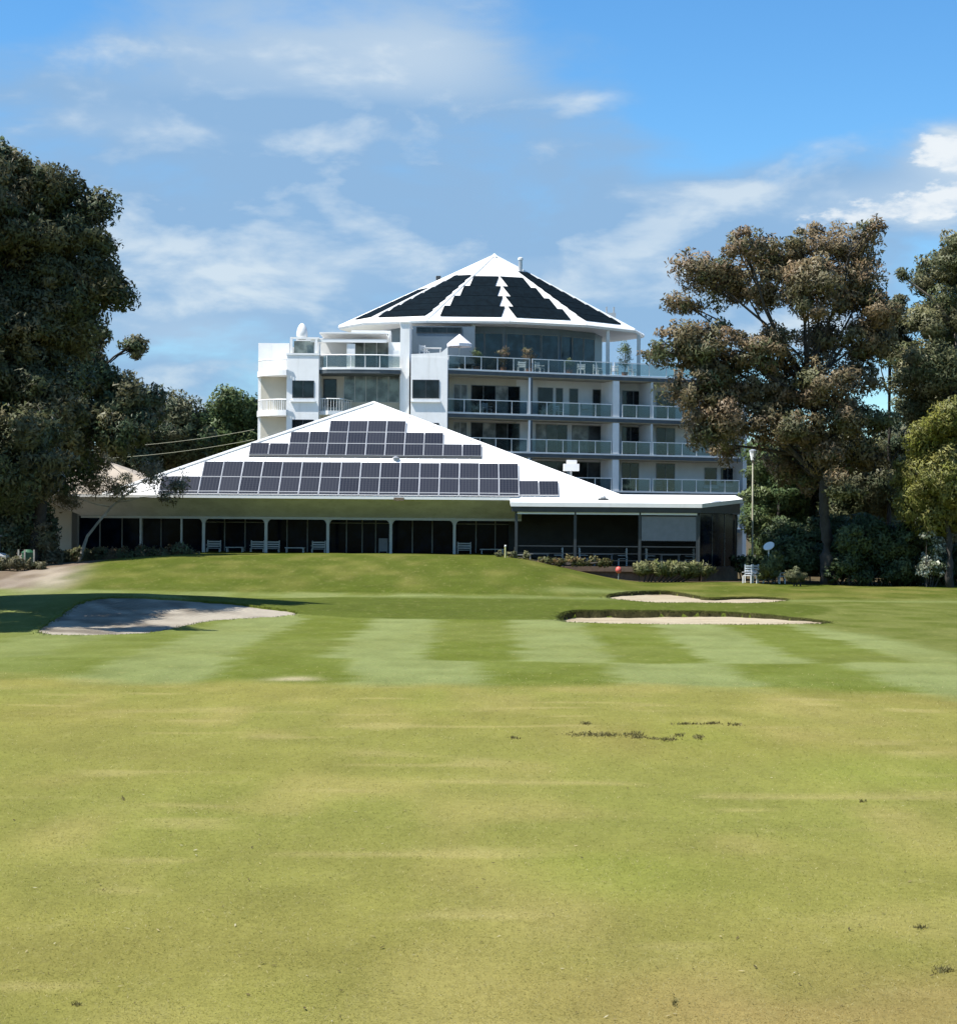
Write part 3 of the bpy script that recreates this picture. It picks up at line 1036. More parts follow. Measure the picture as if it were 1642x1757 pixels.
VY = 109.9
XV = lambda px: (px - 821) / FPX * VY
G1 = 'white slatted seats on the clubhouse verandah'
seat_lab = {367: 'white slatted seat at the left end of the verandah, by the hedge post',
            442: 'white slatted seat just left of the second verandah post',
            468: 'white slatted seat just right of the second verandah post',
            547: 'white slatted seat left of the third verandah post',
            797: 'white slatted seat right of the last verandah post, near the terrace'}
for px, lb in seat_lab.items():
    bench('slatted_seat', (XV(px), VY, FZ), 0.85, 0.0, lb, 'seat', G1, 'post_paint')
for px, w_, lb in ((404, 1.1, 'low white table between the first two verandah seats'),
                   (507, 1.2, 'low white table between the middle pair of verandah seats'),
                   (845, 1.5, 'low white table beside the verandah seat near the terrace')):
    table((XV(px), VY, FZ - .2), w_, lb, 'white tables on the clubhouse verandah', 'post_paint')
board = empty('notice_board', (XV(657), 110.6, FZ), 'grey notice board standing behind the verandah post left of centre', 'board')
box('board_panel', 'blind_grey', board, XV(650), XV(664), 110.58, 110.62, FZ + .3, FZ + 1.1)
for px in (650, 664):
    box('leg', 'mullion', board, XV(px) - .03, XV(px) + .03, 110.63, 110.67, FZ, FZ + 1.1)
# tables and chairs in the dark of the terrace
for i, (px, yy) in enumerate(((925, 105.8), (1035, 106.2), (1150, 105.6))):
    x = (px - 821) / FPX * yy
    lb = ('left', 'middle', 'right')[i]
    table((x, yy, 1.12), 1.2, 'grey cafe table inside the %s bay of the dark terrace' % lb, 'cafe tables inside the terrace', 'blind_grey', 'cafe_table')
    bench('cafe_chair', (x - 1.1, yy, 1.12), 0.5, R(90), 'pale cafe chair left of the table in the %s terrace bay' % lb, 'chair', 'cafe chairs inside the terrace', 'post_paint', 4)
    bench('cafe_chair', (x + 1.1, yy, 1.12), 0.5, R(-90), 'pale cafe chair right of the table in the %s terrace bay' % lb, 'chair', 'cafe chairs inside the terrace', 'post_paint', 4)

# ------------------------------------------------------------------ apartment building
apt = empty('apartment_building', (0, 140, 0.3), 'tall white apartment block with balconies and round black-and-white roof behind clubhouse', 'building')
WA = R(21)
O_ = Vector((-2.47, 136.0))
U_ = Vector((math.cos(WA), math.sin(WA)))
IN = Vector((-math.sin(WA), math.cos(WA)))


def frW(s, d, z):
    p = O_ + U_ * s + IN * d
    return (p.x, p.y, z)


def sx(px, d=0.0):
    k = (px - CX) / FPX
    o = O_ + IN * d
    return (k * o.y - o.x) / (U_.x - k * U_.y)


def idf(x, y, z):
    return (x, y, z)


rs_w = random.Random(9)


def window(parent, fr, s0, s1, z0, z1, d, nm=1, glass='glass_window', frame='frame_dark', sill=False, fw=0.05):
    """frame piece standing proud of a wall face at depth d, pane inside it"""
    b = MB()
    b.box(s0, s1, d - .05, d - .004, z0, z0 + fw, fr=fr)
    b.box(s0, s1, d - .05, d - .004, z1 - fw, z1, fr=fr)
    b.box(s0, s0 + fw, d - .05, d - .004, z0 + fw, z1 - fw, fr=fr)
    b.box(s1 - fw, s1, d - .05, d - .004, z0 + fw, z1 - fw, fr=fr)
    for k in range(1, nm + 1):
        s = s0 + (s1 - s0) * k / (nm + 1)
        b.box(s - fw / 2, s + fw / 2, d - .05, d - .004, z0 + fw, z1 - fw, fr=fr)
    w = b.build('window', frame, parent)
    for k in range(nm + 1):
        a = s0 + (s1 - s0) * k / (nm + 1) + fw * (0.5 if k else 1) + .002
        c = s0 + (s1 - s0) * (k + 1) / (nm + 1) - fw * (0.5 if k < nm else 1) - .002
        MB().box(a, c, d - .03, d - .006, z0 + fw + .002, z1 - fw - .002, fr=fr).build('pane', (rs_w.choice(['glass_window', 'glass_window', 'glass_window', 'glass_window', 'glass_mid', 'glass_mid', 'glass_curtain']) if glass == 'glass_window' and d > 1 and fr is not idf else glass), w)
    if sill:
        MB().box(s0 - .12, s1 + .12, d - .16, d - .003, z0 - .30, z0 - .18, fr=fr).build('sill', 'white_trim', w)
    return w


# --- right-hand wing
WL = 26.2
DB = 2.3
FL = [0.4, 3.35, 6.2, 9.1, 12.0, 15.3]       # floor levels, the last one the roof terrace
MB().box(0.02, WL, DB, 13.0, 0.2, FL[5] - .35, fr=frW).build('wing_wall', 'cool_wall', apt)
MB().box(WL - .35, WL, 0.6, DB - .003, 0.2, FL[4] + 2.7, fr=frW).build('end_wall', 'cool_wall', apt)
for i in range(1, 6):
    z = FL[i]
    e_ = WL - (0.9 if i < 5 else 4.5)
    MB().box(0.0, e_, 0.0, (DB - .004 if i < 5 else DB + 4.0), z - .36, z - .08, fr=frW).build('balcony_slab', 'slab_dark', apt)
    MB().box(0.0, e_, -.04, .12, z - .078, z + .05, fr=frW).build('slab_kerb', 'white_trim', apt)
    if i < 5:
        MB().box(0.05, e_ - .02, .12, DB - .006, z - .078, z - .02, fr=frW).build('balcony_floor', 'concrete', apt)
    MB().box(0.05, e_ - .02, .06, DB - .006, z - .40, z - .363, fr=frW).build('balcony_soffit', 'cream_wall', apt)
    # balustrade: posts, glass, top rail
    top = z + 1.05
    edges = [0.0, 6.75, 13.9, 14.6, 17.3, e_] if i < 5 else [0.0, 6.9, 13.9, e_]
    for a, b in zip(edges[:-1], edges[1:]):
        if b - a < 1.0:
            continue
        MB().box(a + .08, b - .08, -.01, .05, top - .06, top, fr=frW).build('handrail', 'white_trim', apt)
        n_ = max(2, int(round((b - a) / 1.45)))
        for k in range(n_ + 1):
            s = a + .12 + (b - a - .24) * k / n_
            MB().box(s - .025, s + .025, 0.0, .045, z + .052, top - .062, fr=frW).build('baluster', 'white_trim', apt)
        for k in range(n_):
            s = a + .12 + (b - a - .24) * k / n_
            s2 = a + .12 + (b - a - .24) * (k + 1) / n_
            MB().box(s + .04, s2 - .04, .012, .03, z + .10, top - .08, fr=frW).build('glass_panel', 'glass_clear', apt)
for i in range(1, 5):
    z = FL[i]
    zt = FL[i + 1] - .42
    MB().box(6.72, 6.86, -.03, .10, z + .06, zt, fr=frW).build('column', 'white_trim', apt)
    MB().box(6.90, 7.05, .0, .25, z + .06, zt, fr=frW).build('fin_wall', 'slab_dark', apt)
    MB().box(13.9, 14.45, .02, DB - .01, z + .06, zt, fr=frW).build('fin_wall', 'white_wall', apt)
    if i >= 3:
        MB().box(17.25, 17.4, .02, DB - .01, z + .06, zt, fr=frW).build('fin_wall', 'cool_wall', apt)
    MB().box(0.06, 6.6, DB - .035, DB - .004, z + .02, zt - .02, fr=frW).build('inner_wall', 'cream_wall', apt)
    zb, zh = z + .1, z + 2.35
    dw = DB - .036
    window(apt, frW, sx(776, DB), sx(800, DB), zb, zh, dw, 1, 'glass_curtain', 'post_paint')
    window(apt, frW, sx(806, DB), sx(890, DB), zb, zh, dw, 3, 'glass_window', 'mullion')
    dw = DB
    if i in (4,):
        for a, b, m in ((921, 947, 0), (952, 964, 0), (975, 990, 0), (1015, 1042, 1)):
            window(apt, frW, sx(a, DB), sx(b, DB), zb, zh, dw, m, 'glass_window', 'mullion')
    else:
        window(apt, frW, sx(918, DB), sx(972, DB), zb, zh, dw, 2, 'glass_window', 'mullion')
        window(apt, frW, sx(980, DB), sx(1034, DB), zb, zh, dw, 1, 'glass_window', 'mullion')
    window(apt, frW, sx(1066, DB), sx(1104, DB) - (0 if i == 4 else .45), zb, zh, dw, 1, 'glass_window', 'mullion')
    window(apt, frW, sx(1125, DB), sx(1157, DB), zb, zh, dw, 1, 'glass_window', 'mullion')
    window(apt, frW, sx(1208, DB), sx(1229, DB), z + .7, z + 2.1, dw, 0, 'glass_window', 'mullion', True)
    if i < 4:
        window(apt, frW, sx(1236, DB), sx(1259, DB), z + .85, z + 2.1, dw, 1, 'glass_window', 'mullion', True)
MB().box(0.0, .16, -.0, .14, FL[2], FL[5] - .38, fr=frW).build('downpipe', 'slab_dark', apt)

# --- penthouse under the round roof
RC = Vector((1.15, 147.3))
RA = R(12)
RX, RY = 12.75, 7.6
REZ, RAZ = 19.42, 25.62


def rp(th, k=1.0, z=0.0):
    """point of the eave ring at angle th (0 = towards the viewer)"""
    a, b = RX * math.sin(th) * k, -RY * math.cos(th) * k
    return Vector((RC.x + a * math.cos(RA) - b * math.sin(RA), RC.y + a * math.sin(RA) + b * math.cos(RA), z))


VTH = [R(-2 + 30 * k) for k in range(12)]
rb = MB()
ring = [rp(t, 1.0, REZ) for t in VTH]
ring2 = [rp(t, 1.0, REZ - .22) for t in VTH]
ring3 = [rp(t, 0.80, REZ - .24) for t in VTH]
apx = Vector((RC.x, RC.y, RAZ))
rb.add(ring + ring2 + ring3 + [apx], [(i, (i + 1) % 12, 36) for i in range(12)] +
       [(12 + i, 12 + (i + 1) % 12, (i + 1) % 12, i) for i in range(12)] +
       [(24 + i, 24 + (i + 1) % 12, 12 + (i + 1) % 12, 12 + i) for i in range(12)] + [tuple(24 + i for i in range(12))])
aroof = rb.build('roof', 'roof_white', apt)
for i in range(12):
    MB().tube([ring[i] + Vector((0, 0, .02)), apx + Vector((0, 0, .02))], 0.09, 5).build('hip_capping', 'white_trim', aroof)
    MB().tube([ring[i] + Vector((0, 0, -.06)), ring[(i + 1) % 12] + Vector((0, 0, -.06))], 0.10, 5).build('gutter', 'white_trim', aroof)
MB().lathe([(.35, -.12), (.2, .02), (.06, .16)], apx, 10).build('roof_cap', 'white_trim', aroof)


def mat_strip(i, t0, t1, u0, u1):
    """pool-heating mat on facet i, t up the slope, u across (0..1 of the facet edge at that height)"""
    a, b = ring[i], ring[(i + 1) % 12]
    nrm = (b - a).cross(apx - a).normalized()
    if nrm.z < 0:
        nrm = -nrm

    def pt(t, u):
        c = a.lerp(apx, t).lerp(b.lerp(apx, t), u)
        return c

    def uu(t, pos):
        return pos
    # rectangle in the facet plane: u at lower edge kept in metres
    wv = (b - a)
    lo = pt(t0, u0)
    lo2 = pt(t0, u1)
    mid = (a + b) / 2
    up = ((apx - mid)).normalized()
    hgt = (t1 - t0) * (apx - mid).length
    V_ = [lo, lo2, lo2 + up * hgt, lo + up * hgt]
    V_ = [v + nrm * .05 for v in V_] + [v + nrm * .10 for v in V_]
    MB().add(V_, [(0, 3, 2, 1), (4, 5, 6, 7), (0, 1, 5, 4), (1, 2, 6, 5), (2, 3, 7, 6), (3, 0, 4, 7)]).build('solar_mat', 'mat_black', aroof)


def facet_mats(i, rows, t0, t1, padl, padr, split=1):
    for r_ in range(rows):
        ta = t0 + (t1 - t0) * r_ / rows
        tb = t0 + (t1 - t0) * (r_ + 1) / rows - .004
        # the rectangle's top corners must stay on the facet
        shr = (1 - tb) / (1 - ta)
        half = 0.5 * shr
        u0, u1 = 0.5 - half + padl, 0.5 + half - padr
        if u1 - u0 < 0.08:
            continue
        for s in range(split):
            w_ = (u1 - u0) / split
            mat_strip(i, ta, tb, u0 + w_ * s + .003, u0 + w_ * (s + 1) - .003)


facet_mats(0, 4, 0.05, 0.66, 0.02, 0.07)      # right of the front hip
facet_mats(11, 4, 0.05, 0.66, 0.04, 0.015)     # left of the front hip
facet_mats(1, 8, 0.06, 0.76, 0.06, 0.07)
facet_mats(10, 7, 0.06, 0.68, 0.05, 0.06)
facet_mats(9, 5, 0.08, 0.5, 0.08, 0.06)
# things on the round roof
for nm_, px, py, yy, lb in (('roof_flue', 893, 462, 146.6, 'white flue pipe standing on the round roof right of its peak'),):
    p = W(px, py, yy)
    e = empty(nm_, p, lb, 'flue')
    MB().lathe([(.16, -.5), (.16, .8)], p, 10).build('pipe', 'metal_grey', e)
    MB().lathe([(.22, .8), (.22, .95), (.1, 1.02)], p + Vector((0, 0, .001)), 10).build('cowl', 'white_plastic', e)
p = W(748, 482, 146.8)
e = empty('roof_aerial', p, 'small aerial on the left ridge of the round roof', 'aerial')
MB().tube([p - Vector((0, 0, .4)), p + Vector((0, 0, .45))], .04, 6).build('mast', 'metal_grey', e)
MB().box(p.x + .02, p.x + .4, p.y - .05, p.y + .05, p.z + .1, p.z + .45).build('receiver', 'frame_dark', e)
p = W(1047, 542, 147.5)
e = empty('roof_fan', p, 'grey extractor fan housing near the right eave of the round roof', 'fan')
MB().box(p.x - .45, p.x + .45, p.y - .3, p.y + .3, p.z - .5, p.z + .25).build('housing', 'metal_grey', e)
for s in (-1, 1):
    MB().box(p.x + s * .3 - .06, p.x + s * .3 + .06, p.y - .2, p.y + .2, p.z + .252, p.z + .75).build('duct', 'metal_grey', e)

# penthouse walls (drum under the roof) and the set-back flat roofs
pw = [rp(t, 0.72) for t in VTH]
MB().prism([(p.x, p.y) for p in pw], FL[5] - .3, REZ - .23).build('penthouse_wall', 'penthouse', apt)
for i in (0, 1, 11, 10):
    a, b = rp(VTH[i], .725), rp(VTH[(i + 1) % 12], .725)
    dv = (b - a)
    Ld = dv.length
    dv.normalize()
    nn_ = Vector((dv.y, -dv.x, 0))

    def frP(s, d, z, a=a, dv=dv, nn_=nn_):
        q_ = a + dv * s - nn_ * d
        return (q_.x, q_.y, z)
    npan = 3
    for k in range(npan):
        window(apt, frP, .1 + k * (Ld - .2) / npan, .1 + (k + 1) * (Ld - .2) / npan - .05, FL[5] + .15, REZ - .75, 0.0, 0, 'glass_blue', 'mullion')
for px, yy in ((1043, 144.0), (1096, 147.0), (812, 140.6)):
    p = W(px, 600, yy)
    box('roof_column', 'cool_wall', apt, p.x - .14, p.x + .14, p.y - .14, p.y + .14, FL[5], REZ - .23)

# --- left-hand block
YF = 134.0
K = YF / FPX


def xf(px, yy=YF):
    return (px - CX) / FPX * yy


def zf(py, yy=YF):
    return CAMZ + (HZ - py) / FPX * yy


box('core_wall', 'cool_wall', apt, xf(495), xf(768), 139.0, 148.0, 0.2, zf(633, 137))
# tower with the small window, left of centre
t1a, t1b = xf(490), xf(545)
box('tower_wall', 'white_wall', apt, t1a, t1b, YF, 139.0, 0.2, zf(611))
box('tower_coping', 'white_trim', apt, t1a - .06, t1b + .06, YF - .06, 139.0, zf(611) + .003, zf(608))
for (pa, pb) in ((655, 685), (722, 752)):
    window(apt, idf, xf(500), xf(537), zf(pb), zf(pa), YF, 1, 'glass_window', 'frame_dark', True)
# curved balcony stack at the far left
box('bay_wall', 'white_wall', apt, xf(441, 135.6), t1a - .003, 135.6, 141.5, 0.2, zf(591, 135.6))
bc = Vector((t1a + 0.1, 136.2))
BR = 2.55


def arc(r_, n=14):
    return [(bc.x + r_ * math.cos(a), bc.y + r_ * math.sin(a)) for a in [R(180) + R(88) * k / n for k in range(n + 1)]]


for zc in (zf(637), zf(706), zf(775)):
    pl = arc(BR) + [(bc.x - .102, bc.y - .2), (bc.x - .102, bc.y + .0)]
    MB().prism(pl, zc - .42, zc).build('curved_slab', 'white_wall', apt)
    MB().tube([(x, y, zc + .78) for x, y in arc(BR - .1)], .05, 5).build('curved_rail', 'white_trim', apt)
    for k, (x, y) in enumerate(arc(BR - .1, 22)):
        MB().tube([(x, y, zc + .002), (x, y, zc + .74)], .022 if k % 4 else .04, 5).build('baluster', 'white_trim', apt)
    box('recess_wall', 'cream_wall', apt, xf(446, 135.5), t1a - .01, 135.5, 135.59, zc - 3.0, zc - .43)
# curved corner pier at far left
for zc in (zf(706), zf(637)):
    MB().tube([(bc.x - BR + .25, bc.y - .1, zc - .42 - 2.55), (bc.x - BR + .25, bc.y - .1, zc - .43)], .10, 8).build('pier', 'white_trim', apt)

# balcony deck between the two towers
t2a, t2b = xf(703), xf(766)
zd = zf(633)
dk = [(t1b + .003, YF + .3), (t1b + .6, YF - .1), (xf(600), YF - .35), (xf(650), YF - .3), (xf(685), YF), (xf(690), 137), (t1b + .003, 137)]
MB().prism(dk, zd - .40, zd - .12).build('deck_slab', 'slab_dark', apt)
MB().prism([(x, y - .03) for x, y in dk], zd - .117, zd + .04).build('deck_edge', 'white_trim', apt)
rl = [(t1b + .05, YF + .3), (t1b + .6, YF - .05), (xf(600), YF - .28), (xf(650), YF - .23), (xf(684), YF + .05)]
MB().tube([(x, y, zd + .98) for x, y in rl], .045, 6).build('handrail', 'white_trim', apt)
for (xa, ya), (xb, yb) in zip(rl[:-1], rl[1:]):
    n_ = max(1, int(abs(xb - xa) / 0.9))
    for k in range(n_):
        p0 = Vector((xa, ya)).lerp(Vector((xb, yb)), k / n_)
        p1 = Vector((xa, ya)).lerp(Vector((xb, yb)), (k + 1) / n_)
        MB().tube([(p0.x, p0.y, zd + .042), (p0.x, p0.y, zd + .935)], .025, 5).build('baluster', 'white_trim', apt)
        MB().add([(p0.x, p0.y, zd + .08), (p1.x, p1.y, zd + .08), (p1.x, p1.y, zd + .9), (p0.x, p0.y, zd + .9),
                  (p0.x, p0.y + .02, zd + .08), (p1.x, p1.y + .02, zd + .08), (p1.x, p1.y + .02, zd + .9), (p0.x, p0.y + .02, zd + .9)],
                 [(0, 1, 2, 3), (7, 6, 5, 4), (0, 4, 5, 1), (1, 5, 6, 2), (2, 6, 7, 3), (3, 7, 4, 0)]).build('glass_panel', 'glass_clear', apt)
# recess below the deck
box('recess_wall', 'cream_wall', apt, t1b + .002, t2a + .3, 136.6, 139, 3.0, zd - .41)
window(apt, idf, xf(553, 136.6), xf(576, 136.6), zf(700, 136.6), zf(652, 136.6), 136.6, 0, 'glass_window', 'frame_dark')
window(apt, idf, xf(588, 136.6), xf(684, 136.6), zf(692, 136.6), zf(645, 136.6), 136.6, 4, 'glass_greygreen', 'post_paint')
zd2 = zf(706)
dk2 = [(t1b + .003, YF + .6), (t1b + .7, YF + .1), (xf(585), YF + .3), (xf(600), 136.59), (t1b + .003, 136.59)]
MB().prism(dk2, zd2 - .3, zd2).build('lower_deck', 'white_trim', apt)
r2 = [(x, y + .06) for x, y in dk2[:4]]
MB().tube([(x, y, zd2 + .9) for x, y in r2], .04, 5).build('handrail', 'white_trim', apt)
for (xa, ya), (xb, yb) in zip(r2[:-1], r2[1:]):
    for k in range(5):
        x, y = xa + (xb - xa) * k / 5, ya + (yb - ya) * k / 5
        MB().tube([(x, y, zd2 + .002), (x, y, zd2 + .86)], .02, 5).build('baluster', 'white_trim', apt)
# level above: set-back glazing, pergola, stepped white chimney wall
box('upper_wall', 'cool_wall', apt, xf(497), xf(600, 137.8), 137.6, 139, zd, zf(583, 137.6))
window(apt, idf, xf(503, 137.6), xf(535, 137.6), zd + 1.0, zf(588, 137.6), 137.6, 0, 'glass_greygreen', 'white_trim')
box('lounge_wall', 'cool_wall', apt, xf(600, 138), xf(668, 138), 138, 140, zd, zf(568, 138))
window(apt, idf, xf(602, 138), xf(665, 138), zd + .1, zf(572, 138), 138, 2, 'glass_greygreen', 'white_trim')
box('pergola_column', 'white_wall', apt, xf(592), xf(606), YF + .4, YF + .9, zd + .05, zf(590))
for k, (yy, zz) in enumerate(((YF + .3, 0.0), (YF + 1.3, .12), (YF + 2.3, .24), (YF + 3.2, .36))):
    box('pergola_beam', 'white_trim', apt, xf(530) + .0 * k, xf(660), yy, yy + .14, zf(588) + zz, zf(588) + zz + .24)
for px in (537, 545):
    box('pergola_post', 'white_trim', apt, xf(px) - .06, xf(px) + .06, YF + .5, YF + .62, zd + .05, zf(588))
MB().prism([(xf(545), YF + .2), (xf(660), YF + .2), (xf(660), 138), (xf(545), 138)], zf(580) + .3, zf(580) + .4).build('pergola_roof', 'white_trim', apt)
box('terrace_frame', 'white_trim', apt, xf(495), xf(545), YF + .1, YF + .3, zf(583), zf(580))
for px in (497, 540):
    box('terrace_post', 'white_trim', apt, xf(px) - .09, xf(px) + .09, YF + .1, YF + .28, zf(607), zf(583) - .003)
box('terrace_screen', 'glass_greygreen', apt, xf(499), xf(537), YF + 1.2, YF + 1.25, zf(607), zf(584))
# stepped chimney wall
box('chimney_wall', 'white_wall', apt, xf(684), xf(700), YF + .4, 139, zd - 3.5, zf(553))
box('chimney_step', 'white_wall', apt, xf(664), xf(684) - .003, YF + .8, 139, zd + .05, zf(586))
box('chimney_step', 'white_wall', apt, xf(672), xf(684) - .003, YF + .45, YF + .797, zd + .05, zf(600))
box('chimney_cap', 'white_trim', apt, xf(682), xf(702), YF + .3, 139, zf(553) + .003, zf(551))
# middle tower
box('tower_wall', 'white_wall', apt, t2a, t2b, YF, 139, 0.2, zf(613))
MB().add([(t2a, YF + .02, zf(613) + .003), (t2b, YF + .02, zf(613) + .003), (t2b, YF + .25, zf(613) + .003), (t2a, YF + .25, zf(613) + .003),
          (t2a, YF + .02, zf(608)), (t2b - .5, YF + .02, zf(605)), (t2b, YF + .02, zf(595)), (t2b, YF + .25, zf(595)), (t2b - .5, YF + .25, zf(605)), (t2a, YF + .25, zf(608))],
         [(3, 2, 1, 0), (0, 1, 6, 5, 4), (9, 8, 7, 2, 3), (1, 2, 7, 6), (0, 4, 9, 3), (4, 5, 8, 9), (5, 6, 7, 8)]).build('parapet', 'white_wall', apt)
for (pa, pb) in ((652, 684), (726, 756)):
    window(apt, idf, xf(706), xf(752), zf(pb), zf(pa), YF, 1, 'glass_window', 'frame_dark', True)
# sheltered terrace behind the middle tower
box('terrace_wall', 'penthouse', apt, xf(700, 139.5), xf(812, 139.5), 139.4, 140.4, zf(613), zf(560, 139.5))
window(apt, idf, xf(712, 139.4), xf(790, 139.4), zf(572, 139.4), zf(561, 139.4), 139.4, 2, 'glass_window', 'frame_dark')

# --- things on the terraces
dc = W(518, 582, YF + .6)
dome = empty('satellite_dome', dc, 'white egg-shaped dome on the flats roof terrace at upper left', 'dome')
MB().lathe([(.30, .0), (.30, .06)], dc, 16).build('base_ring', 'metal_grey', dome)
MB().lathe([(.36, .061), (.42, .25), (.42, .5), (.36, .8), (.24, 1.05), (.10, 1.2), (.01, 1.23)], dc, 18).build('shell', 'white_plastic', dome, True)


def umbrella(c, r_, h, label, mat='canvas'):
    e = empty('patio_umbrella', c, label, 'umbrella')
    MB().tube([c, c + Vector((0, 0, h))], .04, 6).build('pole', 'metal_grey', e)
    b_ = MB()
    n = 8
    rim = [c + Vector((r_ * math.cos(6.2832 * k / n), r_ * math.sin(6.2832 * k / n), h - .75)) for k in range(n)]
    hem = [p - Vector((0, 0, .22)) for p in rim]
    b_.add(rim + hem + [c + Vector((0, 0, h + .02))], [(k, (k + 1) % n, 16) for k in range(n)] + [(n + k, n + (k + 1) % n, (k + 1) % n, k) for k in range(n)])
    b_.build('canopy', mat, e)
    MB().lathe([(.28, 0), (.28, .08), (.06, .14)], c, 12).build('base', 'concrete', e)
    return e


umbrella(Vector((xf(786, 137.3), 137.3, FL[5] + .02)), 0.95, 2.75, 'pale canvas umbrella on the roof terrace beside the middle tower')


def pot_plant(c, h, r_, label, seed, cols):
    e = empty('potted_plant', c, label, 'plant', 'potted plants on the roof terrace')
    MB().lathe([(.18, 0), (.26, .4), (.28, .42)], c, 12).build('pot', 'terracotta', e)
    crown(e, [(c + Vector((0, 0, .42 + h * .55)), r_, r_, h * .5)], seed, cols, leaf=(.16, .05), per=26, rc=.25, kc=14)
    MB().tube([c + Vector((0, 0, .41)), c + Vector((.03, 0, .42 + h * .6))], .03, 5).build('stem', 'bark_grey', e)
    return e


def crown(parent, blobs, seed, cols, leaf=(.26, .11), per=110, rc=.75, kc=9.0, jit=.25, hollow=.45, name='crown', up=.35, warm=None):
    """leaf mesh: clumps spread through each blob, every clump a spray of single leaves"""
    rs = np.random.RandomState(seed)
    o_ = np.array(ORG[parent.name] if parent.name in ORG else (0, 0, 0))
    cen, rad, colr = [], [], []
    cols = np.array(cols) * 1.75
    cents = []
    for (c, rx, ry, rz) in blobs:
        rm = (rx * ry * rz) ** (1 / 3)
        n = max(3, int(kc * (rm / rc * .75) ** 2))
        d = rs.normal(size=(n, 3))
        d /= np.linalg.norm(d, axis=1)[:, None]
        k = hollow + (1 - hollow) * rs.rand(n) ** .6
        p = np.array(c) + d * k[:, None] * np.array([rx, ry, rz]) * .92
        cen.append(p)
        rad.append(rc * min(1.0, rm / rc * .8) * rs.uniform(.4, 1.35, n))
        bi = rs.rand()
        ci = np.clip((rs.rand(n) * .75 + bi * .25) * (len(cols) - 1e-3), 0, len(cols) - 1)
        lo = ci.astype(int)
        hi = np.minimum(lo + 1, len(cols) - 1)
        f = (ci - lo)[:, None]
        cc = cols[lo] * (1 - f) + cols[hi] * f
        colr.append(cc)
    cenl = cen
    cen = np.concatenate(cen)
    rad = np.concatenate(rad)
    colr = np.concatenate(colr)
    cnt = np.maximum(6, (per * (rad / rc) ** 2 * rs.uniform(.5, 1.3, len(rad)))).astype(int)
    idx = np.repeat(np.arange(len(cen)), cnt)
    n = len(idx)
    d = rs.normal(size=(n, 3))
    d /= np.linalg.norm(d, axis=1)[:, None]
    k = rs.rand(n) ** .45
    st_ = rs.uniform(.55, 1.5, size=(len(cen), 3)) * np.array([1.1, 1.1, .85])
    pos = cen[idx] + d * (k * rad[idx])[:, None] * st_[idx]
    nr = rs.normal(size=(n, 3)) * .8 + d * .7 + np.array([0, 0, up])
    nr /= np.linalg.norm(nr, axis=1)[:, None]
    t = rs.normal(size=(n, 3)) * .8 + np.array([0, 0, -.7])
    t -= nr * (t * nr).sum(1)[:, None]
    t /= np.linalg.norm(t, axis=1)[:, None] + 1e-9
    b = np.cross(nr, t)
    sz = rs.uniform(.65, 1.35, n)[:, None]
    l, w = leaf[0] * sz * .5, leaf[1] * sz * .5
    v = np.stack([pos - t * l - b * w, pos - t * l * .6 + b * w, pos + t * l * 1.1], 1).reshape(-1, 3) - o_
    f = np.arange(3 * n).reshape(-1, 3)
    cl = colr[idx] * rs.uniform(1 - jit, 1 + jit, n)[:, None]
    cl = np.repeat(np.clip(cl, 0, 1), 3, axis=0)
    me = arrays_mesh(name, v, f, cl)
    bcen = np.repeat(np.array([b_[0] for b_ in blobs]), [len(c_) for c_ in cenl], axis=0)
    bo = cen - bcen
    bo /= np.linalg.norm(bo, axis=1)[:, None] + 1e-6
    cn = d * .8 + bo[idx] * .7
    cn /= np.linalg.norm(cn, axis=1)[:, None] + 1e-6
    at_ = me.attributes.new('clump_normal', 'FLOAT_VECTOR', 'POINT')
    at_.data.foreach_set('vector', np.repeat(cn, 3, axis=0).astype(np.float32).ravel())
    o = link(name, me, 'leaf', parent)
    return o, cen


GREY_OLIVE = [(.030, .040, .018), (.055, .066, .028), (.085, .090, .040), (.105, .098, .050), (.065, .072, .034)]
DARK_GREEN = [(.018, .030, .016), (.032, .044, .022), (.055, .060, .030), (.070, .068, .036)]
MID_GREEN = [(.030, .050, .018), (.050, .075, .026), (.075, .095, .035)]
YELLOW_GREEN = [(.070, .085, .014), (.115, .118, .022), (.095, .098, .026), (.14, .13, .04)]
BROWN = [(.044, .050, .024), (.086, .072, .036), (.135, .094, .056), (.112, .092, .050), (.062, .074, .032), (.12, .085, .05)]
HEDGE = [(.030, .045, .018), (.055, .060, .025), (.085, .055, .030), (.06, .07, .03)]

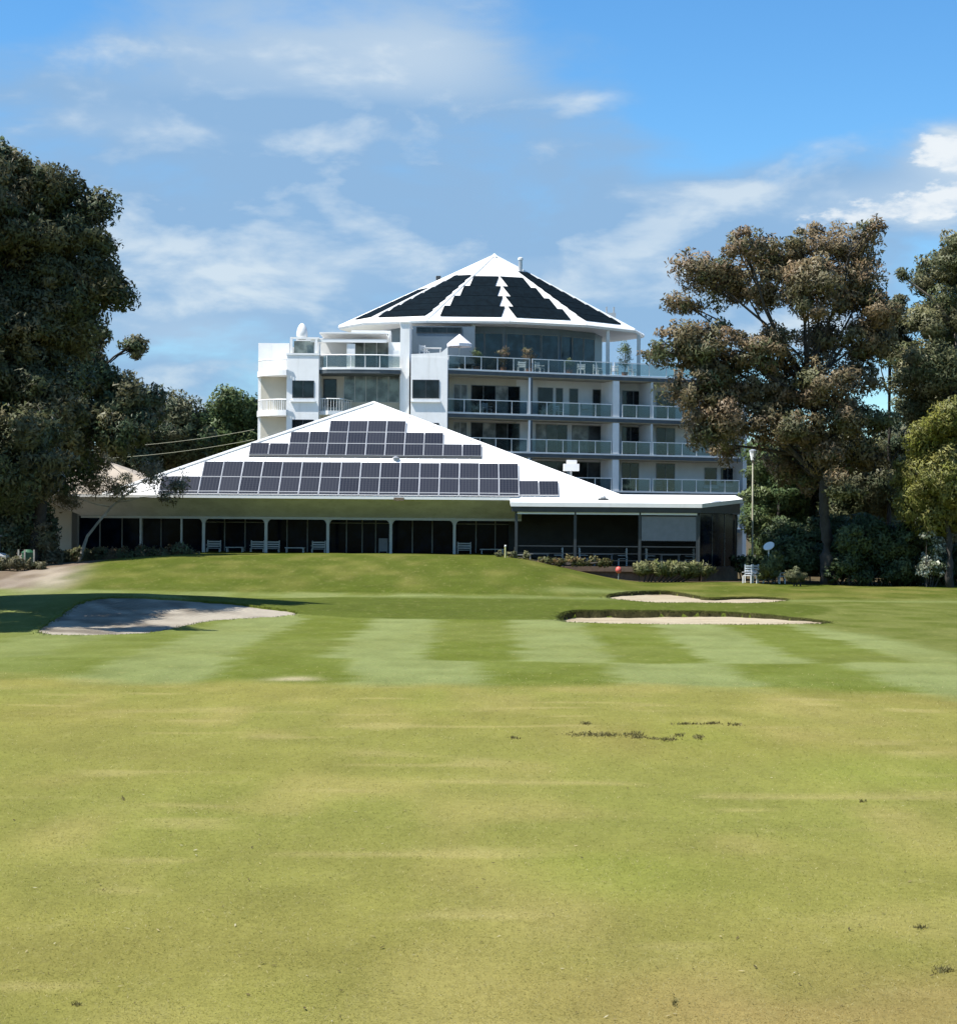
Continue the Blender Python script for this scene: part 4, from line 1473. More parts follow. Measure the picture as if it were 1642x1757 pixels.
for i, (px, py, h, cols, lb) in enumerate(((862, 628, 1.5, BROWN, 'reddish potted shrub on the roof terrace, left of the pair'),
                                           (905, 630, 1.7, BROWN, 'taller reddish potted shrub on the roof terrace, right of the pair'),
                                           (815, 625, 1.3, MID_GREEN, 'green potted shrub by the left end of the roof terrace glass'),
                                           (1070, 640, 2.6, MID_GREEN, 'tall leafy potted plant near the right end of the roof terrace'),
                                           (975, 634, 0.9, MID_GREEN, 'small green potted plant at the middle of the roof terrace'))):
    s = sx(px, 1.3)
    pot_plant(Vector(frW(s, 1.3, FL[5])), h, .42 + .1 * (i % 2), lb, 50 + i, cols)
for i, px in enumerate((893, 925, 995, 1025, 1052, 1085)):
    s = sx(px, .8)
    lb = ['first white chair from the left along the roof terrace rail', 'second white chair from the left along the roof terrace rail',
          'third white chair from the left along the roof terrace rail', 'fourth white chair from the left along the roof terrace rail',
          'fifth white chair from the left along the roof terrace rail', 'rightmost white chair along the roof terrace rail'][i]
    bench('terrace_chair', frW(s, .8, FL[5]), .6, WA + (.6 if i % 2 else -.5), lb, 'chair', 'white chairs on the roof terrace', slats=3)
table((xf(742, 137), 136.6, zf(613, 136.6)), 1.2, 'small white table on the terrace above the middle tower', None, 'white_plastic', 'terrace_table')
bench('terrace_chair', (xf(727, 136.6), 136.4, zf(613, 136.6)), .6, .8, 'white chair left of the small table above the middle tower', 'chair', None)
s = sx(1004, 1.8)
MBp = Vector(frW(sx(1000, DB), DB - .08, FL[4] + 1.0))
e = empty('air_conditioner', MBp, 'grey wall air conditioner on the third-floor balcony wall', 'air conditioner')
MB().box(sx(994, DB), sx(1008, DB), DB - .32, DB - .02, FL[4] + .75, FL[4] + 1.15, fr=frW).build('casing', 'metal_grey', e)
for i, (px, lv, col_, lb) in enumerate(((958, 4, 'white_plastic', 'white chair on the third-floor balcony, middle bay'), (935, 4, 'blind_grey', 'grey chair on the third-floor balcony, middle bay'),
                                        (835, 4, 'white_plastic', 'white chair on the third-floor balcony next to the middle tower'),
                                        (1130, 2, 'blind_grey', 'grey chair on the lowest visible balcony of the flats'))):
    s = sx(px, 1.2)
    bench('balcony_chair', frW(s, 1.2, FL[lv]), .55, WA + .4 * (-1) ** i, lb, 'chair', None, col_)


# ------------------------------------------------------------------ trees
def tree(name, label, trunk, blobs, seed, cols, Yd, bark='bark_grey', group=None, r0=.35, leaf=(.26, .11), per=110, rc=.75, kc=9.0,
         spread=.5, limbs=True, hollow=.45, squash=.9, cat='tree', ground_z=None, twig=0, dens_=1.0):
    """blobs: (px, py, r_px[, dY]) -> crown masses at their real depth"""
    rs = random.Random(seed)
    base = W(trunk[0][0], trunk[0][1], Yd)
    gz = float(H(base.x, base.y)) if ground_z is None else ground_z
    base.z = gz - .15
    e = empty(name, base, label, cat, group)
    bl = []
    for b in blobs:
        dy = b[3] if len(b) > 3 else rs.uniform(-1, 1) * spread * 4
        c = W(b[0], b[1], Yd + dy)
        r_ = b[2] / FPX * (Yd + dy)
        bl.append((c, r_, r_ * 1.05, r_ * squash))
    co, cen = crown(e, bl, seed, cols, (leaf[0] * 1.1, leaf[1] * 1.1), per * 3.3 * dens_, rc * 1.05, kc * 1.3 * dens_, hollow=.3)
    pts = [base] + [W(px, py, Yd) for px, py in trunk[1:]]
    tb = MB()
    n = len(pts)
    rr = [r0 * (1.25 if i == 0 else 1.0 - .55 * i / (n - 1)) for i in range(n)]
    # densify the trunk a little
    dp, dr = [], []
    for i in range(n - 1):
        for k in range(4):
            f = k / 4
            j_ = Vector((rs.uniform(-1, 1), rs.uniform(-1, 1), 0)) * r0 * .25 if (i or k) else Vector((0, 0, 0))
            dp.append(pts[i].lerp(pts[i + 1], f) + j_)
            dr.append(rr[i] * (1 - f) + rr[i + 1] * f)
    dp.append(pts[-1])
    dr.append(rr[-1])
    tb.tube(dp, dr, 8)
    if limbs:
        for (c, r_, *_x) in bl:
            # leave the trunk below the mass it carries
            cand = [i for i in range(len(dp)) if dp[i].z < c.z - r_ * .3] or [0]
            i = cand[-1] if rs.random() < .6 else cand[max(0, len(cand) - 1 - rs.randint(1, 3))]
            i = max(i, len(dp) // 3)
            i = min(i, len(dp) - 1)
            a = dp[i]
            L2 = (c - a).length
            m = a.lerp(c, .5) + Vector((rs.uniform(-.1, .1) * L2, rs.uniform(-.1, .1) * L2, rs.uniform(-.02, .12) * L2))
            q_ = [a, a.lerp(m, .55) + Vector((0, 0, -.02 * L2)), m, m.lerp(c, .55) + Vector((rs.uniform(-.05, .05) * L2, 0, .03 * L2)), c]
            ra = min(dr[i] * .62, .05 + .022 * L2)
            tb.tube(q_, [ra, ra * .8, ra * .62, ra * .45, ra * .25], 6)
            # twigs into the clumps of this mass
            near = [Vector(p) for p in cen if (Vector(p) - c).length < r_ * 1.1]
            rs.shuffle(near)
            for p in near[:9]:
                mm = c.lerp(p, .5) + Vector((rs.uniform(-.1, .1), rs.uniform(-.1, .1), rs.uniform(0, .2))) * r_
                tb.tube([m.lerp(c, rs.uniform(.4, 1.0)), mm, p], [ra * .3, ra * .2, .012], 4)
    tb.build('trunk', bark, e, True)
    return e


tree('gum_tree', 'huge dark gum tree at left edge, its crown rising out of frame', [(-150, 1050), (-120, 850), (-80, 650), (-30, 480)],
     [(-60, 340, 110), (20, 330, 75, 1), (75, 320, 55, 1.5), (-130, 430, 130), (40, 410, 100, 1), (120, 400, 60, 1.8), (165, 372, 34, 2), (-60, 500, 140), (90, 490, 90, 1.5),
      (160, 470, 48, 2), (178, 425, 30, 2), (180, 500, 34, 2), (40, 580, 110, 1), (120, 560, 60, 2), (-80, 650, 150), (60, 680, 90), (-120, 780, 140), (10, 780, 100), (10, 268, 30), (-200, 560, 150), (-220, 700, 150)],
     11, [(.020, .032, .014), (.034, .046, .022), (.056, .062, .028), (.084, .074, .040), (.046, .052, .026)], 67, 'bark_dark', r0=.5, spread=1.1, leaf=(.19, .085), per=95, rc=.56, kc=8.5)
tree('gum_tree', 'second gum tree standing just outside the left edge, shading the sand', [(-560, 1060), (-540, 850), (-520, 600), (-500, 420)],
     [(-600, 300, 120), (-470, 330, 130), (-380, 430, 110), (-640, 450, 130), (-520, 480, 140), (-400, 560, 120), (-600, 620, 120), (-340, 330, 80), (-470, 660, 110), (-300, 520, 80), (-200, 480, 100), (-150, 330, 80), (-190, 620, 100), (-110, 540, 60), (-250, 730, 90)],
     18, DARK_GREEN, 58, 'bark_dark', r0=.4, leaf=(.26, .12), per=70, rc=.65, kc=7, spread=1.4)
tree('broad_tree', 'broad dark tree left of the clubhouse, bushy to the ground', [(50, 1000), (70, 880), (90, 760), (110, 690)],
     [(130, 640, 60), (200, 690, 66), (245, 700, 34), (100, 730, 84), (190, 745, 38), (240, 735, 30), (40, 800, 84), (110, 800, 40), (20, 880, 70), (60, 920, 40), (-40, 830, 100), (150, 600, 30), (180, 575, 20), (222, 594, 24), (-30, 930, 60)],
     12, [(.020, .034, .016), (.034, .050, .024), (.060, .070, .034), (.085, .08, .042)], 101, 'bark_dark', r0=.42, leaf=(.26, .12), per=95, rc=.72, kc=8.5)
tree('bare_tree', 'sparse twiggy small tree hanging over the clubhouse left eave', [(135, 965), (150, 920), (190, 870), (230, 838)],
     [(260, 815, 26), (210, 835, 26), (160, 820, 30), (300, 836, 20), (120, 850, 26), (285, 855, 16), (180, 790, 26)],
     13, [(.10, .085, .05), (.16, .14, .09), (.085, .085, .05)], 104, 'bark_pale', r0=.10, leaf=(.20, .06), per=26, rc=.5, kc=9, spread=.2)
tree('brown_gum_tree', 'big brown-leaved gum tree in front of the flats, dark bare trunk', [(1420, 985), (1417, 900), (1410, 800), (1400, 720), (1385, 650)],
     [(1275, 425, 42), (1330, 440, 52), (1400, 432, 55), (1465, 430, 46), (1490, 398, 24), (1195, 470, 36), (1240, 480, 52), (1310, 490, 50), (1395, 505, 66), (1470, 500, 55), (1515, 530, 34),
      (1175, 520, 26), (1165, 590, 48), (1220, 600, 62), (1130, 605, 22), (1290, 610, 55), (1350, 590, 40), (1420, 590, 52), (1490, 580, 50), (1200, 660, 58), (1270, 680, 64), (1340, 670, 60), (1420, 670, 58),
      (1480, 650, 40), (1240, 725, 50), (1310, 730, 40), (1370, 735, 48), (1450, 720, 42), (1235, 770, 24), (1400, 770, 44), (1340, 790, 40), (1215, 735, 34), (1460, 770, 44), (1390, 820, 34), (1500, 720, 30), (1445, 830, 30)],
     14, BROWN, 101, 'bark_dark', r0=.36, dens_=.78, leaf=(.24, .10), per=78, rc=.66, kc=7.5, spread=.6)
tree('edge_gum_tree', 'tall gum tree cut off by the right edge of the picture', [(1665, 1010), (1660, 860), (1650, 700), (1640, 560)],
     [(1610, 470, 44), (1655, 440, 50), (1630, 540, 60), (1590, 560, 34), (1690, 560, 80), (1600, 630, 52), (1650, 640, 70), (1560, 650, 34), (1620, 700, 50), (1575, 700, 34), (1680, 740, 80), (1545, 470, 14), (1555, 610, 26)],
     15, GREY_OLIVE, 107, 'bark_grey', r0=.42, leaf=(.24, .10), per=80, rc=.7, kc=8)
tree('slim_tree', 'slim tree with thin straight trunk between the two big right-hand gums', [(1524, 990), (1525, 850), (1526, 740), (1528, 620)],
     [(1530, 560, 30), (1550, 600, 26), (1510, 600, 22), (1540, 520, 18), (1480, 780, 34), (1560, 760, 30), (1500, 830, 40), (1545, 840, 36)],
     16, DARK_GREEN, 112, 'bark_dark', r0=.17, leaf=(.22, .09), per=80, rc=.55, kc=8)
tree('yellow_tree', 'yellow-green bushy tree at the right edge below the gums', [(1630, 1005), (1628, 920), (1620, 850)],
     [(1600, 760, 42), (1650, 750, 60), (1580, 810, 46), (1630, 820, 64), (1570, 860, 40), (1610, 880, 46), (1670, 870, 60), (1640, 720, 34)],
     17, YELLOW_GREEN, 99, 'bark_dark', r0=.22, leaf=(.22, .08), per=95, rc=.6, kc=9)
GR = 'trees in the shaded right-hand grove'
for i, (bx, bl, cols, Yd, lb) in enumerate((
        (1335, [(1320, 790, 40), (1350, 840, 48), (1310, 860, 34), (1340, 900, 50), (1302, 900, 26), (1360, 790, 36), (1330, 940, 40)], MID_GREEN, 115, 'mid-green bushy tree beside the lamp post'),
        (1385, [(1380, 790, 44), (1400, 850, 54), (1370, 880, 50), (1410, 910, 54), (1360, 930, 40), (1440, 860, 50), (1430, 940, 44), (1390, 960, 40)], DARK_GREEN, 119, 'dark tree right behind the brown gum trunk'),
        (1465, [(1460, 810, 48), (1490, 850, 58), (1450, 870, 50), (1480, 910, 56), (1440, 760, 34), (1500, 790, 40), (1470, 950, 50)], GREY_OLIVE, 116, 'olive tree just right of the brown gum trunk'),
        (1545, [(1540, 800, 48), (1560, 850, 56), (1530, 900, 60), (1580, 910, 50), (1520, 770, 34), (1550, 950, 54), (1610, 940, 50)], DARK_GREEN, 121, 'dark tree behind the slim trunk'))):
    tree('grove_tree', lb, [(bx, 985), (bx, 900), (bx + 4, 840)], bl, 20 + i, cols, Yd, 'bark_dark', GR, r0=.2, leaf=(.26, .11), per=80, rc=.65, kc=8)
# far trees behind the clubhouse, left, and behind the right-hand grove
GF = 'distant trees behind the clubhouse'
for i, (bx, bl, cols, Yd, lb) in enumerate((
        (300, [(285, 705, 32), (320, 715, 34), (300, 750, 44), (270, 770, 40), (340, 760, 34)], DARK_GREEN + MID_GREEN[:1], 172, 'distant rounded tree left of the flats, nearest the dark broad tree'),
        (405, [(405, 685, 28), (425, 700, 28), (380, 705, 26), (400, 730, 38), (430, 745, 30), (370, 750, 34)], MID_GREEN, 178, 'distant tree touching the left balconies of the flats'),
        (345, [(350, 735, 28), (340, 770, 40), (380, 785, 36), (310, 790, 36), (420, 790, 36)], MID_GREEN, 184, 'distant low tree between the two taller ones left of the flats'),
        (225, [(230, 740, 44), (200, 780, 50), (250, 790, 40)], DARK_GREEN, 168, 'distant tree half hidden behind the dark broad tree'))):
    tree('distant_tree', lb, [(bx, 900), (bx, 820), (bx, 760)], bl, 30 + i, cols, Yd, 'bark_dark', GF, r0=.3, leaf=(.38, .17), per=70, rc=1.0, kc=9, ground_z=.3)
GB = 'distant trees behind the grove'
for i, (bx, bl, lb) in enumerate(((1300, [(1300, 790, 40), (1330, 820, 50), (1290, 850, 50), (1310, 880, 50)], 'distant tree behind the lamp post'),
                                  (1420, [(1400, 770, 50), (1440, 800, 50), (1420, 850, 60), (1460, 870, 60)], 'distant tree behind the brown gum trunk'),
                                  (1560, [(1540, 760, 50), (1590, 780, 60), (1560, 850, 60), (1620, 870, 60), (1500, 870, 50)], 'distant tree behind the slim trunk and yellow tree'),
                                  (1690, [(1680, 740, 60), (1720, 790, 70), (1680, 850, 70)], 'distant tree at the far right edge'))):
    tree('distant_tree', lb, [(bx, 930), (bx, 860), (bx, 800)], bl, 40 + i, DARK_GREEN, 165, 'bark_dark', GB, r0=.3, leaf=(.38, .17), per=70, rc=1.0, kc=9, ground_z=.3)


# ------------------------------------------------------------------ shrubs, hedge
def shrub(name, label, pxs, Yd, seed, cols, leaf=(.14, .06), per=70, rc=.35, kc=9, cat='shrub', group=None, base_py=None):
    c0 = pxs[0]
    b = W(c0[0], base_py or c0[1] + c0[2], Yd)
    gz = float(H(b.x, b.y))
    e = empty(name, (b.x, b.y, gz), label, cat, group)
    rs = random.Random(seed)
    bl = []
    for q_ in pxs:
        c = W(q_[0], q_[1], Yd + rs.uniform(-.4, .4))
        r_ = q_[2] / FPX * Yd
        c.z = max(c.z, gz + r_ * .35)
        bl.append((c, r_, r_, r_ * .9))
    crown(e, bl, seed, cols, (leaf[0] * 1.15, leaf[1] * 1.4), per * 2.2, rc, kc * 1.3, hollow=.25, name='foliage')
    st = MB()
    for (c, r_, *_x) in bl:
        a = Vector((b.x + (c.x - b.x) * .6, b.y + (c.y - b.y) * .6, float(H(b.x, b.y)) - .1))
        st.tube([a, a.lerp(c, .5) + Vector((rs.uniform(-.1, .1), 0, 0)), c], [.05, .035, .015], 5)
    st.build('stems', 'bark_dark', e)
    return e


shrub('hedge', 'long low brown-green hedge along the left end of the clubhouse', [(x, 955 + (6 if k % 2 else 0), 15) for k, x in enumerate(range(105, 330, 17))] + [(310, 948, 14), (296, 950, 12), (120, 968, 12), (175, 970, 12), (230, 966, 12)],
      104.5, 60, HEDGE, per=80, kc=11, cat='hedge')
shrub('low_fern', 'dark ferny shrub in front of the green bin at the left edge', [(30, 965, 12), (55, 970, 12), (10, 968, 12), (72, 972, 10), (-12, 965, 14)], 96, 67, [(.03, .04, .018), (.06, .06, .03), (.09, .08, .045)], leaf=(.2, .05), per=40, rc=.3, kc=10)
shrub('dry_shrub', 'dry straggly shrub at the foot of the broad dark tree', [(75, 930, 22), (88, 955, 18), (60, 955, 16), (70, 905, 14)], 101, 61, [(.10, .085, .05), (.15, .12, .075), (.07, .065, .035)], leaf=(.2, .05), per=40)
shrub('red_ground_cover', 'reddish low ground-cover strip under the left half of the terrace', [(x, 966 + (x - 930) * .035, 7.5) for x in range(930, 1052, 9)], 102.2, 62,
      [(.10, .06, .025), (.14, .09, .04), (.08, .075, .03), (.055, .06, .02)], leaf=(.12, .05), per=36, rc=.25, kc=10, cat='plant')
shrub('strappy_shrub', 'spiky green shrub row under the right half of the terrace', [(x, 975 + (x - 1100) * .03, 11) for x in range(1098, 1212, 10)], 102.0, 63, [(.045, .06, .02), (.085, .095, .035), (.13, .13, .06)],
      leaf=(.30, .045), per=44, rc=.32, kc=11, cat='shrub')
shrub('post_shrub', 'small olive shrub beside the short yellow post', [(856, 950, 8), (880, 952, 8), (905, 958, 7)], 102.6, 64, [(.06, .065, .03), (.10, .10, .05)], leaf=(.12, .05), per=40, rc=.25)
shrub('round_bush', 'small round clipped bush on the grass before the grove', [(1367, 986, 12), (1360, 990, 9), (1376, 990, 8)], 98, 65, [(.05, .06, .025), (.09, .09, .045)], leaf=(.09, .035), per=70, rc=.25, kc=11)
shrub('leafy_tuft', 'low leafy tuft beside the white garden furniture', [(1318, 972, 11), (1330, 966, 13), (1327, 984, 10), (1312, 986, 8), (1336, 952, 10)], 100.6, 66, [(.03, .045, .018), (.06, .07, .025), (.09, .095, .035)], leaf=(.2, .05), per=40, rc=.25, kc=11)
GS = 'dark shrubs under the right-hand trees'
for i, (bl, yy, lb) in enumerate((([(1360, 945, 26), (1340, 965, 22), (1380, 960, 26), (1325, 945, 16)], 103, 'dark shrub right of the white garden furniture'),
                                  ([(1425, 955, 28), (1450, 975, 22), (1405, 975, 20), (1440, 930, 20)], 104, 'dark shrub at the brown gum trunk base'),
                                  ([(1500, 945, 40), (1530, 970, 30), (1475, 970, 26), (1490, 910, 30)], 102, 'tall dark shrub right of the gum trunk'),
                                  ([(1575, 965, 36), (1605, 980, 26), (1550, 980, 24), (1570, 930, 24)], 103, 'dark shrub left of the white-flowered bush'),
                                  ([(1650, 965, 40), (1625, 985, 24), (1690, 970, 40)], 103, 'dark shrub at the right edge of the picture'),
                                  ([(1290, 965, 16), (1275, 975, 14), (1262, 965, 12)], 106, 'low dark shrub at the corner of the terrace'),
                                  ([(1390, 920, 34), (1350, 915, 26), (1420, 900, 30), (1330, 925, 20)], 106, 'taller dark shrub behind the white garden furniture'),
                                  ([(1460, 925, 30), (1455, 960, 26), (1430, 985, 16), (1480, 985, 18)], 100.5, 'leafy dark shrub just right of the gum trunk base'),
                                  ([(1545, 930, 34), (1520, 985, 18), (1545, 975, 26), (1570, 990, 16)], 101, 'dark shrub below the slim trunk'))):
    shrub('dark_shrub', lb, bl, yy, 70 + i, [(.016, .028, .013), (.030, .046, .019), (.052, .068, .028)], leaf=(.2, .09), per=80, rc=.5, kc=9, group=GS)
shrub('flowering_bush', 'bush with white flower heads at the far right', [(1590, 917, 10), (1600, 930, 12), (1605, 945, 14), (1598, 962, 16), (1612, 975, 16), (1590, 980, 14)], 99.5, 80, [(.02, .035, .014), (.035, .05, .02), (.05, .06, .03), (.3, .31, .25)], leaf=(.15, .09), per=40, rc=.3)


# ------------------------------------------------------------------ small things round the grounds
def lamp():
    p = W(1291, 905, 108)
    gz = float(H(p.x, p.y))
    top = W(1291, 772, 108).z
    e = empty('lamp_post', (p.x, p.y, gz), 'slender cream lamp post with tapered lantern right of the flats', 'lamp post')
    MB().lathe([(.14, 0), (.12, .4), (.06, .6)], (p.x, p.y, gz), 10).build('base', 'lamp_paint', e)
    MB().lathe([(.055, .6), (.05, top - gz - .75)], (p.x, p.y, gz), 10).build('pole', 'lamp_paint', e)
    MB().lathe([(.09, -.75), (.09, -.68), (.05, -.62)], (p.x, p.y, top), 10).build('collar', 'frame_dark', e)
    MB().lathe([(.11, -.62), (.22, -.08)], (p.x, p.y, top), 8).build('lantern', 'white_plastic', e)
    MB().lathe([(.25, -.079), (.25, -.04), (.06, .06)], (p.x, p.y, top), 8).build('cap', 'metal_grey', e)


lamp()
pf = W(1320, 968, 101.4)
gz = float(H(pf.x, pf.y))
e = empty('round_table', (pf.x, pf.y, gz), 'white round garden table with its top tipped upright beside the grove', 'table')
tc_ = W(1319, 937, 101.4)
tilt = Matrix.Rotation(R(46), 3, 'X') @ Matrix.Identity(3)
tilt = Matrix.Rotation(R(-38), 3, 'Z') @ tilt
MB().lathe([(.31, -.03), (.33, 0), (.31, .03)], tc_, 20, tilt).build('table_top', 'white_plastic', e)
MB().tube([tc_ + Vector((0, .1, -.1)), (pf.x, pf.y, gz + .5), (pf.x - .05, pf.y, gz + .25)], .045, 6).build('pedestal', 'white_plastic', e)
for k in range(3):
    a = 2.1 * k + .4
    MB().tube([(pf.x - .05, pf.y, gz + .3), (pf.x - .05 + .2 * math.cos(a), pf.y + .2 * math.sin(a), gz + .22), (pf.x - .05 + .38 * math.cos(a), pf.y + .38 * math.sin(a), gz)], .03, 5).build('leg', 'white_plastic', e)
for i, (px, py, yaw, lb) in enumerate(((1301, 972, .5, 'white garden chair left of the tipped table'), (1283, 962, -.4, 'white garden chair by the terrace corner'),
                                       (1338, 955, 2.3, 'white garden chair right of the tipped table, half in leaves'))):
    p = W(px, py, 101.2)
    bench('garden_chair', (p.x, p.y, float(H(p.x, p.y))), .5, yaw, lb, 'chair', 'white garden chairs by the grove', slats=4)
# red ball marker on a spike
p = W(1061, 985, 100.6)
gz = float(H(p.x, p.y))
e = empty('tee_marker', (p.x, p.y, gz), 'red ball marker on a short spike below the terrace', 'marker')
MB().lathe([(.02, -.1), (.03, .36)], (p.x, p.y, gz), 8).build('spike', 'metal_grey', e)
MB().lathe([(.03, .361), (.13, .42), (.17, .53), (.17, .59), (.13, .70), (.04, .755)], (p.x, p.y, gz), 14).build('ball', 'red_paint', e, True)
# short yellow post
p = W(867, 960, 101.8)
gz = float(H(p.x, p.y))
e = empty('marker_post', (p.x, p.y, gz), 'short pale yellow post at the corner of the green bank', 'post')
MB().lathe([(.055, -.1), (.05, .62)], (p.x, p.y, gz), 8).build('stake', 'yellow_paint', e)
MB().lathe([(.06, .621), (.06, .68), (.03, .71)], (p.x, p.y, gz), 8).build('cap', 'white_plastic', e)
# green bin with two pale posts
p = W(45, 960, 97)
gz = float(H(p.x, p.y))
e = empty('litter_bin', (p.x, p.y, gz), 'green litter bin between pale posts under the left trees', 'bin')
MB().lathe([(.30, .05), (.34, .85)], (p.x + .1, p.y, gz), 12).build('bin_body', 'bin_green', e)
MB().lathe([(.36, .851), (.36, .9), (.15, 1.05)], (p.x + .1, p.y, gz), 12).build('lid', 'bin_green', e)
for dx in (-.32, .02, .52):
    MB().box(p.x + dx - .04, p.x + dx + .04, p.y - .42, p.y - .36, gz, gz + 1.05).build('post', 'bark_pale', e)


def buggy():
    p = W(-20, 962, 98)
    gz = float(H(p.x, p.y))
    e = empty('golf_buggy', (p.x, p.y, gz), 'white golf buggy nose at the left edge under the trees', 'golf buggy')

    def fr(x, y, z):
        return (p.x + x, p.y + y, gz + z)
    prof = [(-1.1, .3), (1.0, .3), (1.12, .45), (1.05, .68), (.75, .86), (.35, .92), (.3, .5), (-.3, .5), (-.35, .78), (-1.1, .78)]
    n = len(prof)
    b_ = MB()
    vs = [fr(x, -.55, z) for x, z in prof] + [fr(x, .55, z) for x, z in prof]
    b_.add(vs, [tuple(range(n)), tuple(range(n, 2 * n))[::-1]] + [(i, i + n, (i + 1) % n + n, (i + 1) % n) for i in range(n)])
    b_.build('body', 'white_plastic', e)
    MB().box(-1.0, .6, -.6, .6, 1.78, 1.84, fr=fr).build('roof', 'blind_grey', e)
    for x in (-.95, .5):
        for y in (-.52, .52):
            MB().tube([fr(x, y, .8), fr(x, y, 1.779)], .025, 6).build('roof_post', 'frame_dark', e)
    MB().box(-.9, -.36, -.5, .5, .785, .9, fr=fr).build('seat', 'lamp_paint', e)
    for x in (-.7, .75):
        for y in (-.56, .56):
            w_ = MB().lathe([(.10, -.09), (.22, -.09), (.23, 0), (.22, .09), (.10, .09)], fr(x, y, .23), 14, Matrix.Rotation(R(90), 3, 'X')).build('tyre', 'rubber', e)
            MB().lathe([(.10, -.095), (.10, .095)], fr(x, y, .23), 10, Matrix.Rotation(R(90), 3, 'X')).build('hub', 'white_plastic', w_)


buggy()
# overhead service wires on the left
pole = W(120, 900, 152)
e = empty('utility_pole', (pole.x, pole.y, .3), 'timber utility pole hidden among the left-hand trees', 'pole')
MB().tube([(pole.x, pole.y, .2), (pole.x, pole.y, 12.2)], [.16, .12], 8).build('mast', 'bark_dark', e)
MB().box(pole.x - .08, pole.x + .08, pole.y - .9, pole.y + .9, 11.4, 11.55).build('crossarm', 'timber', e)
for i, (a, b, lb) in enumerate((((120, 769), (436, 737), 'upper overhead wire running to the flats on the left'), ((120, 788), (436, 754), 'lower overhead wire running to the flats on the left'))):
    p0, p1 = W(*a, 152), W(*b, 140)
    pts = []
    for k in range(13):
        f = k / 12
        q_ = p0.lerp(p1, f)
        q_.z -= .35 * 4 * f * (1 - f)
        pts.append(q_)
    w_ = MB().tube(pts, .02, 4).build('overhead_wire', 'wire')
    tag(w_, lb, 'wire', 'overhead wires left of the flats')

# ------------------------------------------------------------------ turf detail: grass blades, fallen leaves, divots
def grass():
    rs = np.random.RandomState(77)
    n = 260000
    # density falls with distance so that the pixels get an even share
    u = rs.rand(n)
    y0, y1 = 11.8, 46.0
    y = 1 / (1 / y0 + (1 / y1 - 1 / y0) * u)
    x = (rs.rand(n) - .5) * 2 * (y * .275 + .4)
    keep = rs.rand(n) < (0.7 + 0.4 * vnoise(x + 100, y + 100, .35, 21)) * np.clip((43 - y) / 5 + .2, 0.05, 1)
    x, y = x[keep], y[keep]
    n = len(x)
    z = H(x, y) + 0.03 * (vnoise(x + 200, y + 200, 0.9, 9) - 0.5)
    sc = (y / 13.0) ** .55
    h = rs.uniform(.005, .016, n) * sc * (0.9 + .2 * vnoise(x + 100, y + 100, .6, 22))
    w = rs.uniform(.0025, .005, n) * sc
    a = rs.rand(n) * 6.2832
    lean = rs.uniform(1.0, 3.2, n) * h
    la = rs.rand(n) * 6.2832
    ca, sa = np.cos(a) * w, np.sin(a) * w
    v = np.stack([np.stack([x - ca, y - sa, z - .004], -1), np.stack([x + ca, y + sa, z - .004], -1),
                  np.stack([x + lean * np.cos(la), y + lean * np.sin(la), z + h], -1)], 1).reshape(-1, 3)
    c = ground_col(x, y) * rs.uniform(1.35, 1.95, n)[:, None]
    dry = rs.rand(n) < .10
    c[dry] = np.array((.42, .37, .18)) * rs.uniform(.75, 1.25, dry.sum())[:, None]
    dark = rs.rand(n) < .012
    c[dark] *= .45
    me = arrays_mesh('grass', v, np.arange(3 * n).reshape(-1, 3), np.repeat(c, 3, axis=0))
    o = link('grass', me, 'blade')
    tag(o, 'short dry olive grass of the rough across the foreground', 'grass', kind='stuff')


grass()


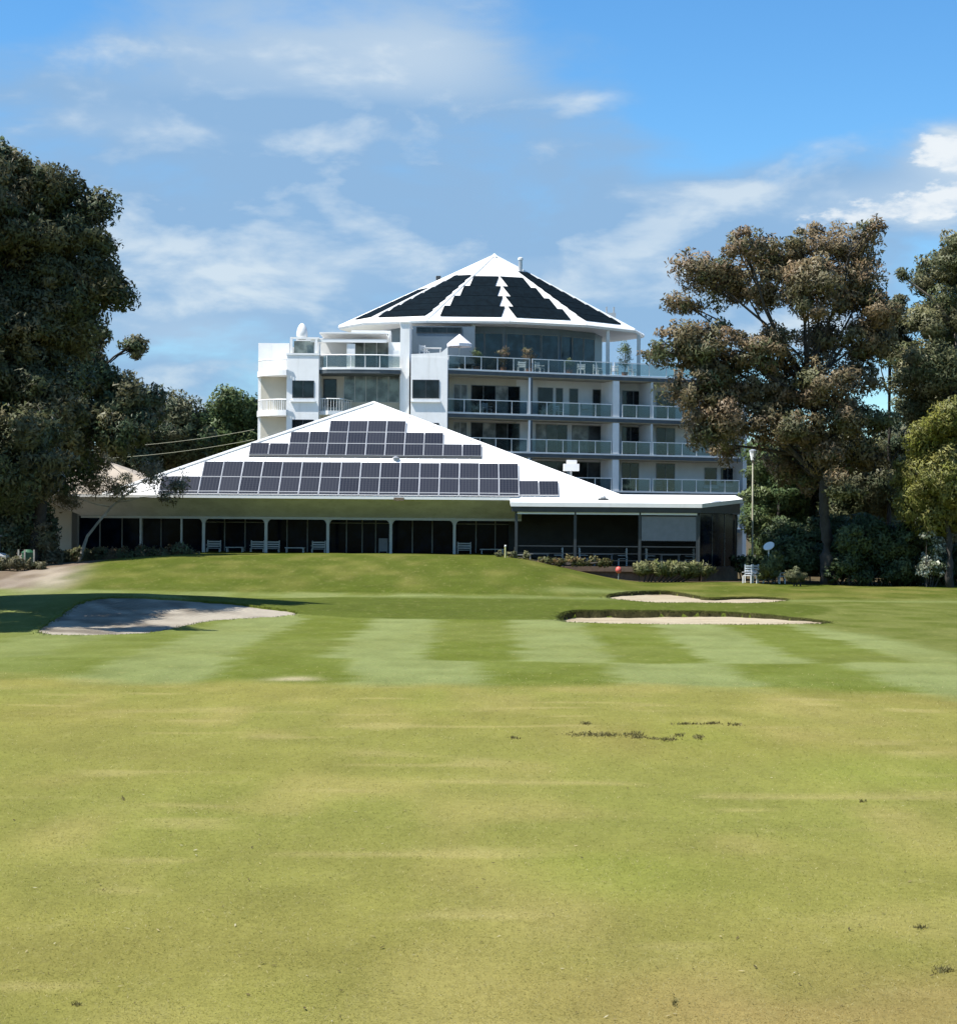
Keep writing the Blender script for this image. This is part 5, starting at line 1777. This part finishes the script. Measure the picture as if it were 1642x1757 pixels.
def litter():
    rs = np.random.RandomState(5)
    n = 620
    y = 1 / (1 / 12.0 + (1 / 42.0 - 1 / 12.0) * rs.rand(n))
    x = (rs.rand(n) - .5) * 2 * (y * .275)
    z = H(x, y) + 0.03 * (vnoise(x + 200, y + 200, 0.9, 9) - 0.5) + .012 + .008 * rs.rand(n)
    l = rs.uniform(.012, .034, n)
    w = l * rs.uniform(.15, .35, n)
    a = rs.rand(n) * 6.2832
    t = np.stack([np.cos(a), np.sin(a), rs.uniform(-.3, .3, n)], -1)
    b = np.stack([-np.sin(a), np.cos(a), rs.uniform(-.4, .4, n)], -1)
    p = np.stack([x, y, z], -1)
    v = np.stack([p - t * l[:, None], p + b * w[:, None], p + t * l[:, None], p - b * w[:, None]], 1).reshape(-1, 3)
    pal = np.array([(.10, .075, .035), (.13, .10, .045), (.065, .05, .028), (.55, .50, .36), (.45, .38, .2), (.30, .24, .11)])
    c = pal[rs.choice(6, n, p=[.2, .2, .2, .1, .12, .18])]
    me = arrays_mesh('leaf_litter', v, np.arange(4 * n).reshape(-1, 4), np.repeat(c, 4, axis=0))
    o = link('leaf_litter', me, 'blade')
    tag(o, 'scattered dry fallen leaves and twigs over the rough', 'leaves', kind='stuff')


litter()


def scuffs():
    """torn tufts: short dark soil-stained blades in a broken row, and a bare sandy scrape"""
    rs = np.random.RandomState(8)
    V, C_ = [], []
    for px, py, wpx, hpx, k in ((1008, 1262, 30, 4, 170), (1040, 1262, 22, 3, 120), (1085, 1261, 18, 3, 110), (1095, 1266, 12, 2, 70), (1122, 1268, 10, 1.5, 50), (1147, 1269, 12, 2, 90),
                                (1165, 1262, 10, 3, 50), (1198, 1266, 9, 3, 80), (1005, 1243, 8, 2, 50), (1180, 1242, 26, 1.2, 90), (1222, 1241, 14, 1.2, 70), (1260, 1243, 14, 2, 50), (882, 1267, 7, 1.5, 40),
                                (1618, 1667, 14, 5, 120), (1578, 1592, 9, 2, 50), (1158, 1722, 4, 8, 40), (212, 1372, 3, 3, 20), (1480, 1375, 8, 2, 20), (134, 1724, 8, 2, 25)):
        k = int(k * 1.3)
        for _ in range(k):
            q_ = gp(px + rs.normal() * wpx * .55, py + rs.normal() * hpx * .55)
            y = q_.y
            q_.z += 0.03 * (float(vnoise(np.array(q_.x + 200), np.array(q_.y + 200), 0.9, 9)) - 0.5)
            h = rs.uniform(.012, .04) * (y / 20) ** .5
            a = rs.rand() * 6.28
            w = rs.uniform(.004, .012) * (y / 20)
            le = rs.uniform(.2, 1.4) * h
            V += [(q_.x - math.cos(a) * w, q_.y - math.sin(a) * w, q_.z), (q_.x + math.cos(a) * w, q_.y + math.sin(a) * w, q_.z), (q_.x + le * math.cos(a * 3), q_.y + le * math.sin(a * 3), q_.z + h)]
            c = (.10, .085, .03) if rs.rand() < .6 else (.28, .25, .10)
            C_ += [c] * 3
    me = arrays_mesh('torn_turf', np.array(V), np.arange(len(V)).reshape(-1, 3), np.array(C_))
    o = link('torn_turf', me, 'blade')
    tag(o, 'dark torn tufts in broken rows on the rough right of centre', 'turf', kind='stuff')


scuffs()
